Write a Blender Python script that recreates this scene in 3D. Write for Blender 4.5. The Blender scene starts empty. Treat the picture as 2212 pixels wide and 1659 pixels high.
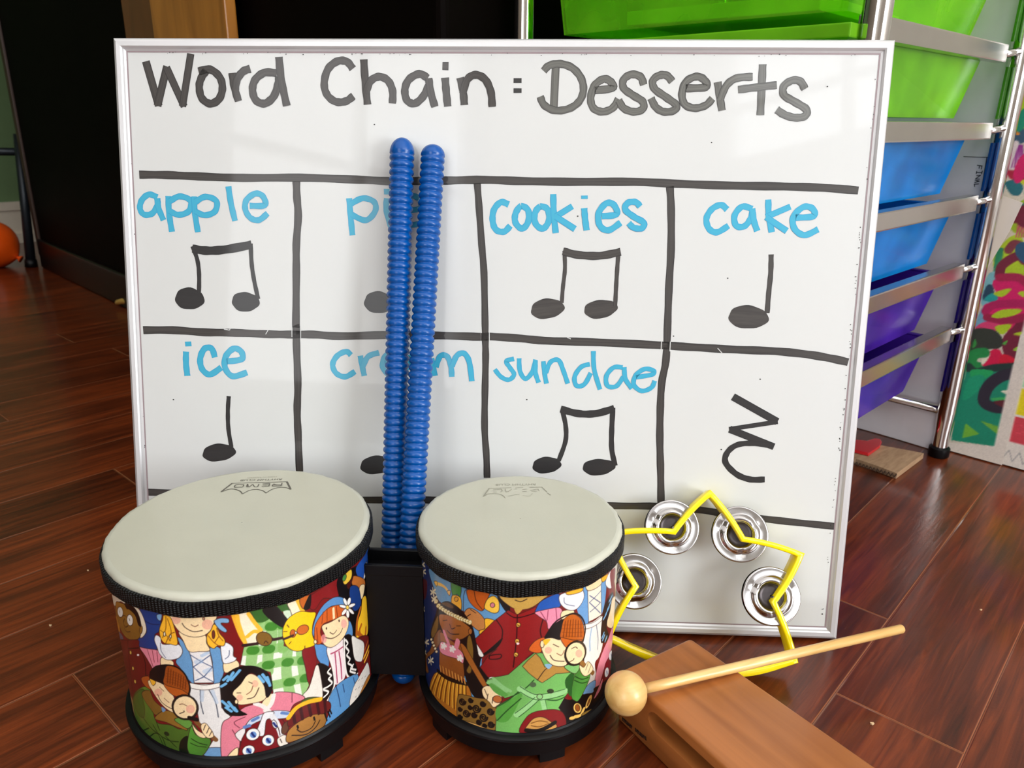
import bpy, bmesh, math, random
import numpy as np
from mathutils import Vector, Matrix
random.seed(4); rng = np.random.default_rng(4)
SC = bpy.context.scene; COL = SC.collection

# ------------------------------------------------------------------ camera
CAM = np.array([0.3196, -0.5223, 0.3881]); F = 1674.08; CX, CY = 1106.0, 829.5
P_, Y_, R_ = math.radians(18.9803), math.radians(2.2878), math.radians(-0.65708)
Rz = np.array([[math.cos(Y_), -math.sin(Y_), 0], [math.sin(Y_), math.cos(Y_), 0], [0, 0, 1]])
Rx = np.array([[1, 0, 0], [0, math.cos(P_), math.sin(P_)], [0, -math.sin(P_), math.cos(P_)]])
Ry = np.array([[math.cos(R_), 0, math.sin(R_)], [0, 1, 0], [-math.sin(R_), 0, math.cos(R_)]])
RC = Rz @ Rx @ Ry
cd = bpy.data.cameras.new('camera'); cam = bpy.data.objects.new('camera', cd); COL.objects.link(cam)
M = Matrix.Identity(4)
for i in range(3):
    M[i][0] = RC[i, 0]; M[i][1] = RC[i, 2]; M[i][2] = -RC[i, 1]; M[i][3] = CAM[i]
cam.matrix_world = M
cd.sensor_width = 36; cd.lens = F / 2212 * 36; cd.clip_start = 0.02; cd.clip_end = 40
cd.dof.use_dof = True; cd.dof.focus_distance = 0.56; cd.dof.aperture_fstop = 16.0
SC.camera = cam

# measuring: where a sight line meets a real plane or drum
def ray(px, py):
    return RC @ np.array([(px - CX) / F, 1.0, -(py - CY) / F])
def hit(px, py, P, n):
    d = ray(px, py); return CAM + d * (((np.asarray(P) - CAM) @ n) / (d @ n))
def onz(px, py, z=0.0):
    return hit(px, py, (0, 0, z), np.array([0, 0, 1.0]))
def oncyl(px, py, c, R):
    d = ray(px, py); ox, oy = CAM[0] - c[0], CAM[1] - c[1]
    a = d[0]**2 + d[1]**2; b = ox * d[0] + oy * d[1]; cc = ox * ox + oy * oy - R * R
    D = b * b - a * cc
    t = (-b - math.sqrt(max(D, 0))) / a
    p = CAM + d * t
    th = math.atan2(p[0] - c[0], -(p[1] - c[1]))      # 0 faces -y, grows to +x
    return th * R, p[2]

# ------------------------------------------------------------------ helpers
def lin(c):
    o = []
    for x in c[:3]:
        x = x / 255.0
        o.append(x / 12.92 if x <= 0.04045 else ((x + 0.055) / 1.055) ** 2.4)
    return tuple(o)
MATS = {}
def nodes_of(name):
    m = bpy.data.materials.new(name); m.use_nodes = True
    nt = m.node_tree; b = nt.nodes['Principled BSDF']
    return m, nt, b
def N(nt, typ, **kw):
    n = nt.nodes.new(typ)
    for k, v in kw.items():
        if k in n.inputs.keys(): n.inputs[k].default_value = v
        else: setattr(n, k, v)
    return n
def ramp(nt, stops):
    r = nt.nodes.new('ShaderNodeValToRGB'); e = r.color_ramp.elements
    while len(e) < len(stops): e.new(0.5)
    for i, (p, c) in enumerate(stops):
        e[i].position = p; e[i].color = (*c, 1) if len(c) == 3 else c
    return r
def mat(name, c, rough=0.5, metal=0.0, spec=0.5, coat=0.0, noise=0.0, nscale=40, bump=0.0, bscale=200, stretch=None, coatr=0.05, sss=0):
    if name in MATS: return MATS[name]
    m, nt, b = nodes_of(name); L = nt.links
    col = lin(c)
    b.inputs['Base Color'].default_value = (*col, 1)
    b.inputs['Roughness'].default_value = rough; b.inputs['Metallic'].default_value = metal
    b.inputs['Specular IOR Level'].default_value = spec
    b.inputs['Coat Weight'].default_value = coat; b.inputs['Coat Roughness'].default_value = coatr
    tc = N(nt, 'ShaderNodeTexCoord'); mp = N(nt, 'ShaderNodeMapping')
    if stretch: mp.inputs['Scale'].default_value = stretch
    L.new(tc.outputs['Object'], mp.inputs['Vector'])
    nz = N(nt, 'ShaderNodeTexNoise'); nz.inputs['Scale'].default_value = nscale; nz.inputs['Detail'].default_value = 5
    L.new(mp.outputs['Vector'], nz.inputs['Vector'])
    k = noise if noise else 0.03
    r = ramp(nt, [(0.3, tuple(x * (1 - k) for x in col)), (0.7, tuple(min(1, x * (1 + k)) for x in col))])
    L.new(nz.outputs['Fac'], r.inputs['Fac']); L.new(r.outputs['Color'], b.inputs['Base Color'])
    if bump:
        n2 = N(nt, 'ShaderNodeTexNoise'); n2.inputs['Scale'].default_value = bscale
        L.new(mp.outputs['Vector'], n2.inputs['Vector'])
        bp = N(nt, 'ShaderNodeBump'); bp.inputs['Strength'].default_value = bump; bp.inputs['Distance'].default_value = 0.001
        L.new(n2.outputs['Fac'], bp.inputs['Height']); L.new(bp.outputs['Normal'], b.inputs['Normal'])
    MATS[name] = m
    return m

def link(name, me, m=None, parent=None, smooth=False):
    o = bpy.data.objects.new(name, me); COL.objects.link(o)
    if m is not None: me.materials.append(m)
    if smooth:
        for p in me.polygons: p.use_smooth = True
    if parent is not None: put(o, parent)
    return o
def put(o, parent):
    o.parent = parent
    o.matrix_parent_inverse = parent.matrix_world.inverted() if parent.type != 'EMPTY' else Matrix.Translation(-Vector(ROOTLOC.get(parent.name, (0, 0, 0))))
ROOTLOC = {}
def thing(name, label, cat, loc=(0, 0, 0), group=None):
    o = bpy.data.objects.new(name, None); COL.objects.link(o); o.location = loc; o.empty_display_size = 0.02
    ROOTLOC[o.name] = tuple(loc)
    o['label'] = label; o['category'] = cat
    if group: o['group'] = group
    return o
def tag(o, label, cat, group=None):
    o['label'] = label; o['category'] = cat
    if group: o['group'] = group
    return o
def mesh(name, V, Fc, m=None, parent=None, smooth=False, bevel=0, seg=2, autosm=None):
    me = bpy.data.meshes.new(name); me.from_pydata([tuple(map(float, v)) for v in V], [], Fc); me.update()
    bm = bmesh.new(); bm.from_mesh(me)
    if bevel:
        ed = [e for e in bm.edges if len(e.link_faces) == 2 and e.calc_face_angle(0) > 0.5]
        bmesh.ops.bevel(bm, geom=ed, offset=bevel, segments=seg, affect='EDGES', profile=0.6, clamp_overlap=True)
    bmesh.ops.recalc_face_normals(bm, faces=bm.faces)
    bm.to_mesh(me); bm.free()
    o = link(name, me, m, parent, smooth)
    if smooth and autosm: sharp(me, autosm)
    return o
def sharp(me, ang):
    bm = bmesh.new(); bm.from_mesh(me)
    for e in bm.edges:
        if len(e.link_faces) == 2 and e.calc_face_angle(0) > ang: e.smooth = False
    bm.to_mesh(me); bm.free()
def boxvf(x0, x1, y0, y1, z0, z1, frame=None):
    """box in a frame (origin, ex, ey, ez)"""
    V = [(x, y, z) for x in (x0, x1) for y in (y0, y1) for z in (z0, z1)]
    if frame is not None:
        o, a, b, c = [np.asarray(q, float) for q in frame]
        V = [o + a * v[0] + b * v[1] + c * v[2] for v in V]
    Fc = [(0, 1, 3, 2), (4, 6, 7, 5), (0, 4, 5, 1), (2, 3, 7, 6), (0, 2, 6, 4), (1, 5, 7, 3)]
    return V, Fc
class MB:
    def __init__(s): s.V = []; s.F = []
    def add(s, V, Fc):
        k = len(s.V); s.V += [tuple(map(float, v)) for v in V]; s.F += [tuple(i + k for i in f) for f in Fc]; return s
    def box(s, *a, frame=None): return s.add(*boxvf(*a, frame=frame))
    def tube(s, pts, r, n=16, caps=True):
        pts = [np.asarray(p, float) for p in pts]; rr = r if hasattr(r, '__len__') else [r] * len(pts)
        V = []; Fc = []
        up = None
        for i, p in enumerate(pts):
            t = (pts[min(i + 1, len(pts) - 1)] - pts[max(i - 1, 0)]); t /= np.linalg.norm(t)
            if up is None: up = np.array([0, 0, 1.0]) if abs(t[2]) < 0.9 else np.array([1.0, 0, 0])
            a = np.cross(t, up); a /= np.linalg.norm(a); b = np.cross(a, t); up = b
            for k in range(n):
                w = 2 * math.pi * k / n; V.append(p + rr[i] * (a * math.cos(w) + b * math.sin(w)))
        for i in range(len(pts) - 1):
            for k in range(n):
                k2 = (k + 1) % n; Fc.append((i * n + k, i * n + k2, (i + 1) * n + k2, (i + 1) * n + k))
        if caps: Fc.append(tuple(range(n))[::-1]); Fc.append(tuple((len(pts) - 1) * n + k for k in range(n)))
        return s.add(V, Fc)
    def lathe(s, prof, c=(0, 0, 0), n=64, closed=False, frame=None):
        V = []; Fc = []; m = len(prof)
        for k in range(n):
            w = 2 * math.pi * k / n
            for r, z in prof: V.append((r * math.cos(w), r * math.sin(w), z))
        for k in range(n):
            k2 = (k + 1) % n
            for j in range(m if closed else m - 1):
                j2 = (j + 1) % m; Fc.append((k * m + j, k2 * m + j, k2 * m + j2, k * m + j2))
        if frame is not None:
            o, a, b, cc = [np.asarray(q, float) for q in frame]
            V = [o + a * v[0] + b * v[1] + cc * v[2] for v in V]
        V = [np.asarray(v) + np.asarray(c) for v in V]
        return s.add(V, Fc)
    def build(s, name, m, parent=None, smooth=False, bevel=0, seg=2, autosm=None, merge=True):
        if merge:
            me = bpy.data.meshes.new(name); me.from_pydata(s.V, [], s.F)
            bm = bmesh.new(); bm.from_mesh(me); bmesh.ops.remove_doubles(bm, verts=bm.verts, dist=1e-6)
            if bevel:
                ed = [e for e in bm.edges if len(e.link_faces) == 2 and e.calc_face_angle(0) > 0.5]
                bmesh.ops.bevel(bm, geom=ed, offset=bevel, segments=seg, affect='EDGES', profile=0.6, clamp_overlap=True)
            bmesh.ops.recalc_face_normals(bm, faces=bm.faces); bm.to_mesh(me); bm.free()
            o = link(name, me, m, parent, smooth)
            if smooth and autosm: sharp(me, autosm)
            return o
        return mesh(name, s.V, s.F, m, parent, smooth)
def struct(o): o['kind'] = 'structure'; return o
def cat_rom(pts, closed=False, n=6):
    P = [np.asarray(p, float) for p in pts]; L = len(P); out = []
    if L < 3: return P
    rngi = range(L if closed else L - 1)
    for i in rngi:
        if closed: p0, p1, p2, p3 = P[i - 1], P[i], P[(i + 1) % L], P[(i + 2) % L]
        else: p0, p1, p2, p3 = P[max(i - 1, 0)], P[i], P[i + 1], P[min(i + 2, L - 1)]
        for k in range(n):
            t = k / n
            out.append(0.5 * ((2 * p1) + (-p0 + p2) * t + (2 * p0 - 5 * p1 + 4 * p2 - p3) * t * t + (-p0 + 3 * p1 - 3 * p2 + p3) * t ** 3))
    if not closed: out.append(P[-1])
    return out
def Z(o, s):
    """reader for coordinates measured in an enlarged detail: origin and scale"""
    return lambda pts: [(o[0] + a / s, o[1] + b / s) for a, b in pts]
# ------------------------------------------------------------------ room frame: U along the wall, D towards the wall
A_ = math.radians(46.44)
D = np.array([math.cos(A_), math.sin(A_), 0]); U = np.array([math.sin(A_), -math.cos(A_), 0]); ZZ = np.array([0, 0, 1.0])
def W(u, n, z=0.0): return U * u + D * n + ZZ * z
RF = (np.zeros(3), U, D, ZZ)
UL, UR, NB, NF, HC = -2.25, 2.2, 0.875, -2.3, 2.4

def floor_mat():
    m, nt, b = nodes_of('glossy_red_brown_planks'); L = nt.links
    g = N(nt, 'ShaderNodeNewGeometry'); mp = N(nt, 'ShaderNodeMapping'); mp.vector_type = 'POINT'
    mp.inputs['Rotation'].default_value = (0, 0, -math.radians(50.35))
    L.new(g.outputs['Position'], mp.inputs['Vector'])
    sp = N(nt, 'ShaderNodeSeparateXYZ'); L.new(mp.outputs['Vector'], sp.inputs[0])
    def math_(op, a, b_=None, c=None):
        n = N(nt, 'ShaderNodeMath'); n.operation = op
        for i, x in enumerate((a, b_, c)):
            if x is None: continue
            if isinstance(x, (int, float)): n.inputs[i].default_value = x
            else: L.new(x, n.inputs[i])
        return n.outputs[0]
    w = 0.0837
    q = math_('DIVIDE', math_('SUBTRACT', sp.outputs['Y'], 0.0524), w)
    idx = math_('FLOOR', q); fr = math_('SUBTRACT', q, idx)
    edge = math_('MULTIPLY', math_('MINIMUM', fr, math_('SUBTRACT', 1.0, fr)), w)       # metres to seam
    wn = N(nt, 'ShaderNodeTexWhiteNoise'); wn.noise_dimensions = '1D'; L.new(idx, wn.inputs['W'])
    pl = 0.86
    qx = math_('DIVIDE', math_('ADD', sp.outputs['X'], math_('MULTIPLY', wn.outputs['Value'], pl)), pl)
    ix = math_('FLOOR', qx); fx = math_('SUBTRACT', qx, ix)
    ex = math_('MULTIPLY', math_('MINIMUM', fx, math_('SUBTRACT', 1.0, fx)), pl)
    d = math_('MINIMUM', edge, ex)
    seam = N(nt, 'ShaderNodeMapRange'); seam.inputs['From Min'].default_value = 0.0003; seam.inputs['From Max'].default_value = 0.0011
    L.new(d, seam.inputs['Value'])
    wn2 = N(nt, 'ShaderNodeTexWhiteNoise'); wn2.noise_dimensions = '2D'
    cb = N(nt, 'ShaderNodeCombineXYZ'); L.new(idx, cb.inputs[0]); L.new(ix, cb.inputs[1]); L.new(cb.outputs[0], wn2.inputs['Vector'])
    # grain
    gv = N(nt, 'ShaderNodeCombineXYZ')
    L.new(math_('ADD', math_('MULTIPLY', sp.outputs['X'], 9.0), math_('MULTIPLY', wn2.outputs['Value'], 37.0)), gv.inputs[0])
    L.new(math_('MULTIPLY', sp.outputs['Y'], 150.0), gv.inputs[1]); L.new(wn2.outputs['Value'], gv.inputs[2])
    n1 = N(nt, 'ShaderNodeTexNoise'); n1.inputs['Scale'].default_value = 1.0; n1.inputs['Detail'].default_value = 7; n1.inputs['Roughness'].default_value = 0.65
    n1.inputs['Distortion'].default_value = 0.6; L.new(gv.outputs[0], n1.inputs['Vector'])
    gv2 = N(nt, 'ShaderNodeCombineXYZ')
    L.new(math_('ADD', math_('MULTIPLY', sp.outputs['X'], 3.5), math_('MULTIPLY', wn2.outputs['Value'], 11.0)), gv2.inputs[0])
    L.new(math_('MULTIPLY', sp.outputs['Y'], 22.0), gv2.inputs[1])
    n3 = N(nt, 'ShaderNodeTexNoise'); n3.inputs['Scale'].default_value = 1.0; n3.inputs['Detail'].default_value = 3; n3.inputs['Distortion'].default_value = 1.0
    L.new(gv2.outputs[0], n3.inputs['Vector'])
    mixf = math_('ADD', math_('MULTIPLY', n1.outputs['Fac'], 0.6), math_('MULTIPLY', n3.outputs['Fac'], 0.4))
    r = ramp(nt, [(0.28, lin((40, 13, 5))), (0.46, lin((86, 35, 14))), (0.6, lin((122, 54, 22))), (0.8, lin((156, 80, 36)))])
    L.new(mixf, r.inputs['Fac'])
    var = N(nt, 'ShaderNodeMix'); var.data_type = 'RGBA'; var.blend_type = 'MULTIPLY'; var.inputs[0].default_value = 1.0
    vr = ramp(nt, [(0.0, (0.72, 0.68, 0.66)), (1.0, (1.15, 1.1, 1.05))]); L.new(wn2.outputs['Value'], vr.inputs['Fac'])
    L.new(r.outputs['Color'], var.inputs[6]); L.new(vr.outputs['Color'], var.inputs[7])
    # seams: light caught by the bevelled edge is painted on, groove dark
    near = N(nt, 'ShaderNodeMapRange'); near.inputs['From Min'].default_value = 0.0; near.inputs['From Max'].default_value = 0.0006
    L.new(d, near.inputs['Value'])
    sc = ramp(nt, [(0.0, lin((60, 24, 14))), (1.0, lin((172, 104, 66)))]); L.new(near.outputs[0], sc.inputs['Fac'])
    mx = N(nt, 'ShaderNodeMix'); mx.data_type = 'RGBA'; L.new(seam.outputs[0], mx.inputs[0])
    L.new(sc.outputs['Color'], mx.inputs[6]); L.new(var.outputs[2], mx.inputs[7])
    L.new(mx.outputs[2], b.inputs['Base Color'])
    b.inputs['Roughness'].default_value = 0.34
    b.inputs['Coat Weight'].default_value = 0.5; b.inputs['Coat Roughness'].default_value = 0.085; b.inputs['Specular IOR Level'].default_value = 0.3
    # bump
    h = math_('ADD', math_('MULTIPLY', n1.outputs['Fac'], 0.00035), math_('MULTIPLY', math_('MINIMUM', d, 0.0014), 0.5))
    nf = N(nt, 'ShaderNodeTexNoise'); nf.inputs['Scale'].default_value = 420; nf.inputs['Detail'].default_value = 2
    L.new(g.outputs['Position'], nf.inputs['Vector'])
    h = math_('ADD', h, math_('MULTIPLY', nf.outputs['Fac'], 0.00009))
    bp = N(nt, 'ShaderNodeBump'); bp.inputs['Strength'].default_value = 0.55; bp.inputs['Distance'].default_value = 1.0
    L.new(h, bp.inputs['Height']); L.new(bp.outputs['Normal'], b.inputs['Normal']); L.new(bp.outputs['Normal'], b.inputs['Coat Normal'])
    return m
fm = floor_mat()
struct(MB().box(UL - .05, UR + .05, NF - .05, NB + .05, -0.05, 0, frame=RF).build('floor', fm))
wpale = mat('pale_wall_paint', (196, 190, 180), 0.8, bump=0.1)
wgreen = mat('green_wall_paint', (92, 118, 78), 0.75, bump=0.1)
wdark = mat('dim_wall_paint', (150, 140, 126), 0.8)
struct(MB().box(UL - .05, UR + .05, NF - .05, NB + .05, HC, HC + .05, frame=RF).build('ceiling', mat('ceiling_white', (225, 222, 215), 0.85)))
struct(MB().box(UL - .05, UR + .05, NB, NB + .05, 0, HC, frame=RF).build('wall_back', wpale))
fu0, fu1 = .90, 2.12
wb = MB(); wb.box(UL - .05, fu0, NF - .05, NF, 0, HC, frame=RF); wb.box(fu1, UR + .05, NF - .05, NF, 0, HC, frame=RF)
wb.box(fu0, fu1, NF - .05, NF, 0, .2, frame=RF); wb.box(fu0, fu1, NF - .05, NF, 2.15, HC, frame=RF); struct(wb.build('wall_front', wdark))
struct(MB().box(UL - .05, UL, NF, NB, 0, HC, frame=RF).build('wall_left', wgreen))
wn0, wn1, wz0, wz1 = -0.95, 0.80, 1.02, 2.35
wr = MB()
wr.box(UR, UR + .05, NF, wn0, 0, HC, frame=RF); wr.box(UR, UR + .05, wn1, NB, 0, HC, frame=RF)
wr.box(UR, UR + .05, wn0, .05, 0, wz0, frame=RF); wr.box(UR, UR + .05, .05, wn1, 0, .12, frame=RF); wr.box(UR, UR + .05, .05, wn1, .98, wz0, frame=RF); wr.box(UR, UR + .05, wn0, wn1, wz1, HC, frame=RF)
struct(wr.build('wall_right', wpale))
wf = MB(); fw = 0.045
wf.box(UR - .01, UR + .06, wn0, wn0 + fw, wz0, wz1, frame=RF); wf.box(UR - .01, UR + .06, wn1 - fw, wn1, wz0, wz1, frame=RF)
wf.box(UR - .01, UR + .06, wn0, wn1, wz0, wz0 + fw, frame=RF); wf.box(UR - .01, UR + .06, wn0, wn1, wz1 - fw, wz1, frame=RF)
wf.box(UR + .02, UR + .045, -0.50, -0.46, wz0, wz1, frame=RF); wf.box(UR + .02, UR + .045, -0.02, 0.02, wz0, wz1, frame=RF)
wf.box(UR + .02, UR + .045, wn0, wn1, 1.24, 1.27, frame=RF); wf.box(UR + .02, UR + .045, wn0, wn1, 1.66, 1.69, frame=RF)
struct(wf.build('window_1', mat('window_white_paint', (225, 222, 216), 0.4)))
bb = MB().box(UL, UL + .014, NF, NB, 0, 0.10, frame=RF); bb.box(UL, UL + .02, NF, NB, 0.10, 0.125, frame=RF); bb.box(UL, UL + .024, NF, NB, 0, 0.03, frame=RF)
struct(bb.build('baseboard_left', mat('baseboard_white', (205, 196, 180), 0.4)))
struct(MB().box(UL, UR, NB - .012, NB, 0, 0.09, frame=RF).build('baseboard_back', MATS['baseboard_white']))

wl = MB()
for a_, b_ in ((.05, .09), (.76, .80), (.405, .445)): wl.box(UR - .01, UR + .05, a_, b_, .12, .98, frame=RF)
for a_, b_ in ((.12, .16), (.94, .98)): wl.box(UR - .01, UR + .05, .05, .80, a_, b_, frame=RF)
struct(wl.build('added_low_window', MATS['window_white_paint']))  # unseen window, added to carry the low fill from the right
# lights
def area(name, loc, target, sx, sy, power, col=(1, 1, 1), spread=math.pi):
    l = bpy.data.lights.new(name, 'AREA'); l.shape = 'RECTANGLE'; l.size = sx; l.size_y = sy; l.energy = power; l.color = col; l.spread = spread
    o = bpy.data.objects.new(name, l); COL.objects.link(o); o.location = loc
    d = Vector(np.asarray(target) - np.asarray(loc)); o.rotation_euler = d.to_track_quat('-Z', 'Y').to_euler()
    return o
wf2 = MB()
for a_, b_ in ((fu0, fu0 + fw), (fu1 - fw, fu1), (1.49, 1.53)): wf2.box(a_, b_, NF - .05, NF + .01, .2, 2.15, frame=RF)
for a_, b_ in ((.2, .2 + fw), (2.15 - fw, 2.15), (1.16, 1.2)): wf2.box(fu0, fu1, NF - .05, NF + .01, a_, b_, frame=RF)
struct(wf2.build('added_front_window', MATS['window_white_paint']))  # unseen window, added to let in light from the front
cf = W((fu0 + fu1) / 2, NF - .07, 1.175)
area('added_front_fill', cf, cf + D, fu1 - fu0, 1.95, 42, (1.0, 1.0, 1.0))  # fill behind the camera, added for frontal light
c = W(UR + .07, (wn0 + wn1) / 2, (wz0 + wz1) / 2)
area('window_daylight', c, c - U, wn1 - wn0, wz1 - wz0, 46, (0.95, 0.98, 1.0))
cl = W(UR + .07, .425, .55); area('added_low_fill', cl, cl - U, .75, .86, 44, (0.96, 0.98, 1.0))  # fill added to brighten the card behind the drawers and the low board
area('added_ceiling_fill', W(0.35, -.75, HC - .03), W(0.35, -.75, 0), 3.4, 2.6, 33, (1.0, 0.985, 0.965))  # unseen ceiling-wide fill, added for soft ambient light
w_ = bpy.data.worlds.new('world'); SC.world = w_; w_.use_nodes = True
bg = w_.node_tree.nodes['Background']; sk = w_.node_tree.nodes.new('ShaderNodeTexSky'); sk.sky_type = 'HOSEK_WILKIE' if 'HOSEK_WILKIE' in [e.identifier for e in sk.bl_rna.properties['sky_type'].enum_items] else sk.sky_type
w_.node_tree.links.new(sk.outputs[0], bg.inputs['Color']); bg.inputs['Strength'].default_value = 0.6
SC.view_settings.view_transform = 'Standard'; SC.view_settings.look = 'None'; SC.view_settings.exposure = -0.22
try:
    SC.cycles.use_denoising = True; SC.cycles.max_bounces = 6; SC.cycles.use_adaptive_sampling = True; SC.cycles.adaptive_threshold = 0.06; SC.cycles.caustics_reflective = False; SC.cycles.caustics_refractive = False
    SC.cycles.sample_clamp_indirect = 6
except Exception: pass

# ------------------------------------------------------------------ whiteboard
TH = math.radians(10.1464)
BN = np.array([0, -math.cos(TH), math.sin(TH)])             # out of the writing face
TOPF = 0.003                                                  # the measured corners lie on the frame's front
def onb(px, py, off=0.0): return hit(px, py, BN * off, BN)
Q = [onb(*p, TOPF) - BN * TOPF for p in ((304, 1336), (1809, 1383), (1937, 84), (241, 80))]   # BL BR TR TL
root = thing('whiteboard', 'large silver framed whiteboard with a handwritten word chain, leaning upright on the floor', 'whiteboard', tuple((Q[0] + Q[1]) / 2))
ctr = sum(Q) / 4; FWD = 0.0088
wbm = mat('whiteboard_enamel', (203, 205, 204), 0.5, spec=0.12, coat=0.4, coatr=0.035, noise=0.012, nscale=6, bump=0.02, bscale=14)
al = mat('satin_aluminium', (208, 208, 210), 0.42, metal=0.5, noise=0.015, nscale=30)
def inset(w):
    out = []
    for i in range(4):
        p, a, b = Q[i], Q[(i + 1) % 4], Q[i - 1]
        e1 = (a - p) / np.linalg.norm(a - p); e2 = (b - p) / np.linalg.norm(b - p)
        out.append(p + (e1 + e2) * w)
    return out
I1 = inset(FWD - .001)
V = [p for p in I1] + [p - BN * .007 for p in I1]
mesh('writing_surface', V, [(0, 1, 2, 3), (7, 6, 5, 4), (0, 4, 5, 1), (1, 5, 6, 2), (2, 6, 7, 3), (3, 7, 4, 0)], wbm, root)
prof = [(0, -.0125), (0, -.0062), (.0004, -.0058), (.0004, -.0048), (0, -.0044), (0, .0004), (.0012, .0022), (.0028, .0031), (.0058, .0030), (.0068, .0022), (.0074, .0010), (.0088, .0003), (.0088, -.0075)]
for i in range(4):
    j = (i + 1) % 4; V = []
    for w, h in prof:
        q = inset(w); V += [q[i] + BN * h, q[j] + BN * h]
    n = len(prof)
    Fc = [(2 * k, 2 * k + 1, 2 * k + 3, 2 * k + 2) for k in range(n - 1)] + [tuple(range(0, 2 * n, 2)), tuple(range(1, 2 * n, 2))[::-1]]
    mesh('frame_rail', V, Fc, al, root)
# thin grey gasket line inside the frame
G0, G1 = inset(.0086), inset(.0098); V = [p + BN * .0002 for p in G0 + G1]
mesh('gasket', V, [(i, (i + 1) % 4, 4 + (i + 1) % 4, 4 + i) for i in range(4)], mat('gasket_mauve_grey', (146, 128, 132), 0.5), root)

def ink_mat(name, dark, light, alpha=1.0):
    m, nt, b = nodes_of(name); L = nt.links
    uv = N(nt, 'ShaderNodeUVMap'); uv.uv_map = 'UVMap'; sp = N(nt, 'ShaderNodeSeparateXYZ'); L.new(uv.outputs[0], sp.inputs[0])
    mp = N(nt, 'ShaderNodeMapping'); mp.inputs['Scale'].default_value = (9, 2.4, 1); L.new(uv.outputs[0], mp.inputs[0])
    nz = N(nt, 'ShaderNodeTexNoise'); nz.inputs['Scale'].default_value = 1.0; nz.inputs['Detail'].default_value = 4; nz.inputs['Roughness'].default_value = 0.7; L.new(mp.outputs[0], nz.inputs['Vector'])
    ab = N(nt, 'ShaderNodeMath'); ab.operation = 'ABSOLUTE'; L.new(sp.outputs['Y'], ab.inputs[0])
    pw = N(nt, 'ShaderNodeMath'); pw.operation = 'POWER'; L.new(ab.outputs[0], pw.inputs[0]); pw.inputs[1].default_value = 5
    s = N(nt, 'ShaderNodeMath'); s.operation = 'MULTIPLY_ADD'; L.new(pw.outputs[0], s.inputs[0]); s.inputs[1].default_value = -0.5; L.new(nz.outputs['Fac'], s.inputs[2])
    r = ramp(nt, [(0.12, lin(dark)), (0.78, lin(light))]); L.new(s.outputs[0], r.inputs['Fac']); L.new(r.outputs['Color'], b.inputs['Base Color'])
    b.inputs['Roughness'].default_value = 0.5; b.inputs['Coat Weight'].default_value = .35; b.inputs['Coat Roughness'].default_value = .05
    if alpha < 1:
        tr = N(nt, 'ShaderNodeBsdfTransparent'); mx = N(nt, 'ShaderNodeMixShader')
        r2 = ramp(nt, [(0.3, (1, 1, 1)), (0.75, (alpha,) * 3)]); L.new(s.outputs[0], r2.inputs['Fac']); L.new(r2.outputs['Color'], mx.inputs['Fac'])
        tr.inputs['Color'].default_value = (*lin(light), 1)
        L.new(tr.outputs[0], mx.inputs[1]); L.new(b.outputs[0], mx.inputs[2])
        L.new(mx.outputs[0], nt.nodes['Material Output'].inputs['Surface'])
    return m
ink_k = ink_mat('black_marker_ink', (14, 12, 12), (68, 63, 60))
ink_kk = ink_mat('fresh_black_marker_ink', (9, 9, 10), (34, 32, 33))
ink_glare = ink_mat('glare_greyed_black_marker_ink', (40, 38, 38), (112, 112, 106))  # window glare on the ink, put into its lighter grey
ink_b = ink_mat('sky_blue_marker_ink', (16, 138, 182), (72, 188, 216), 0.74)

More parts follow.
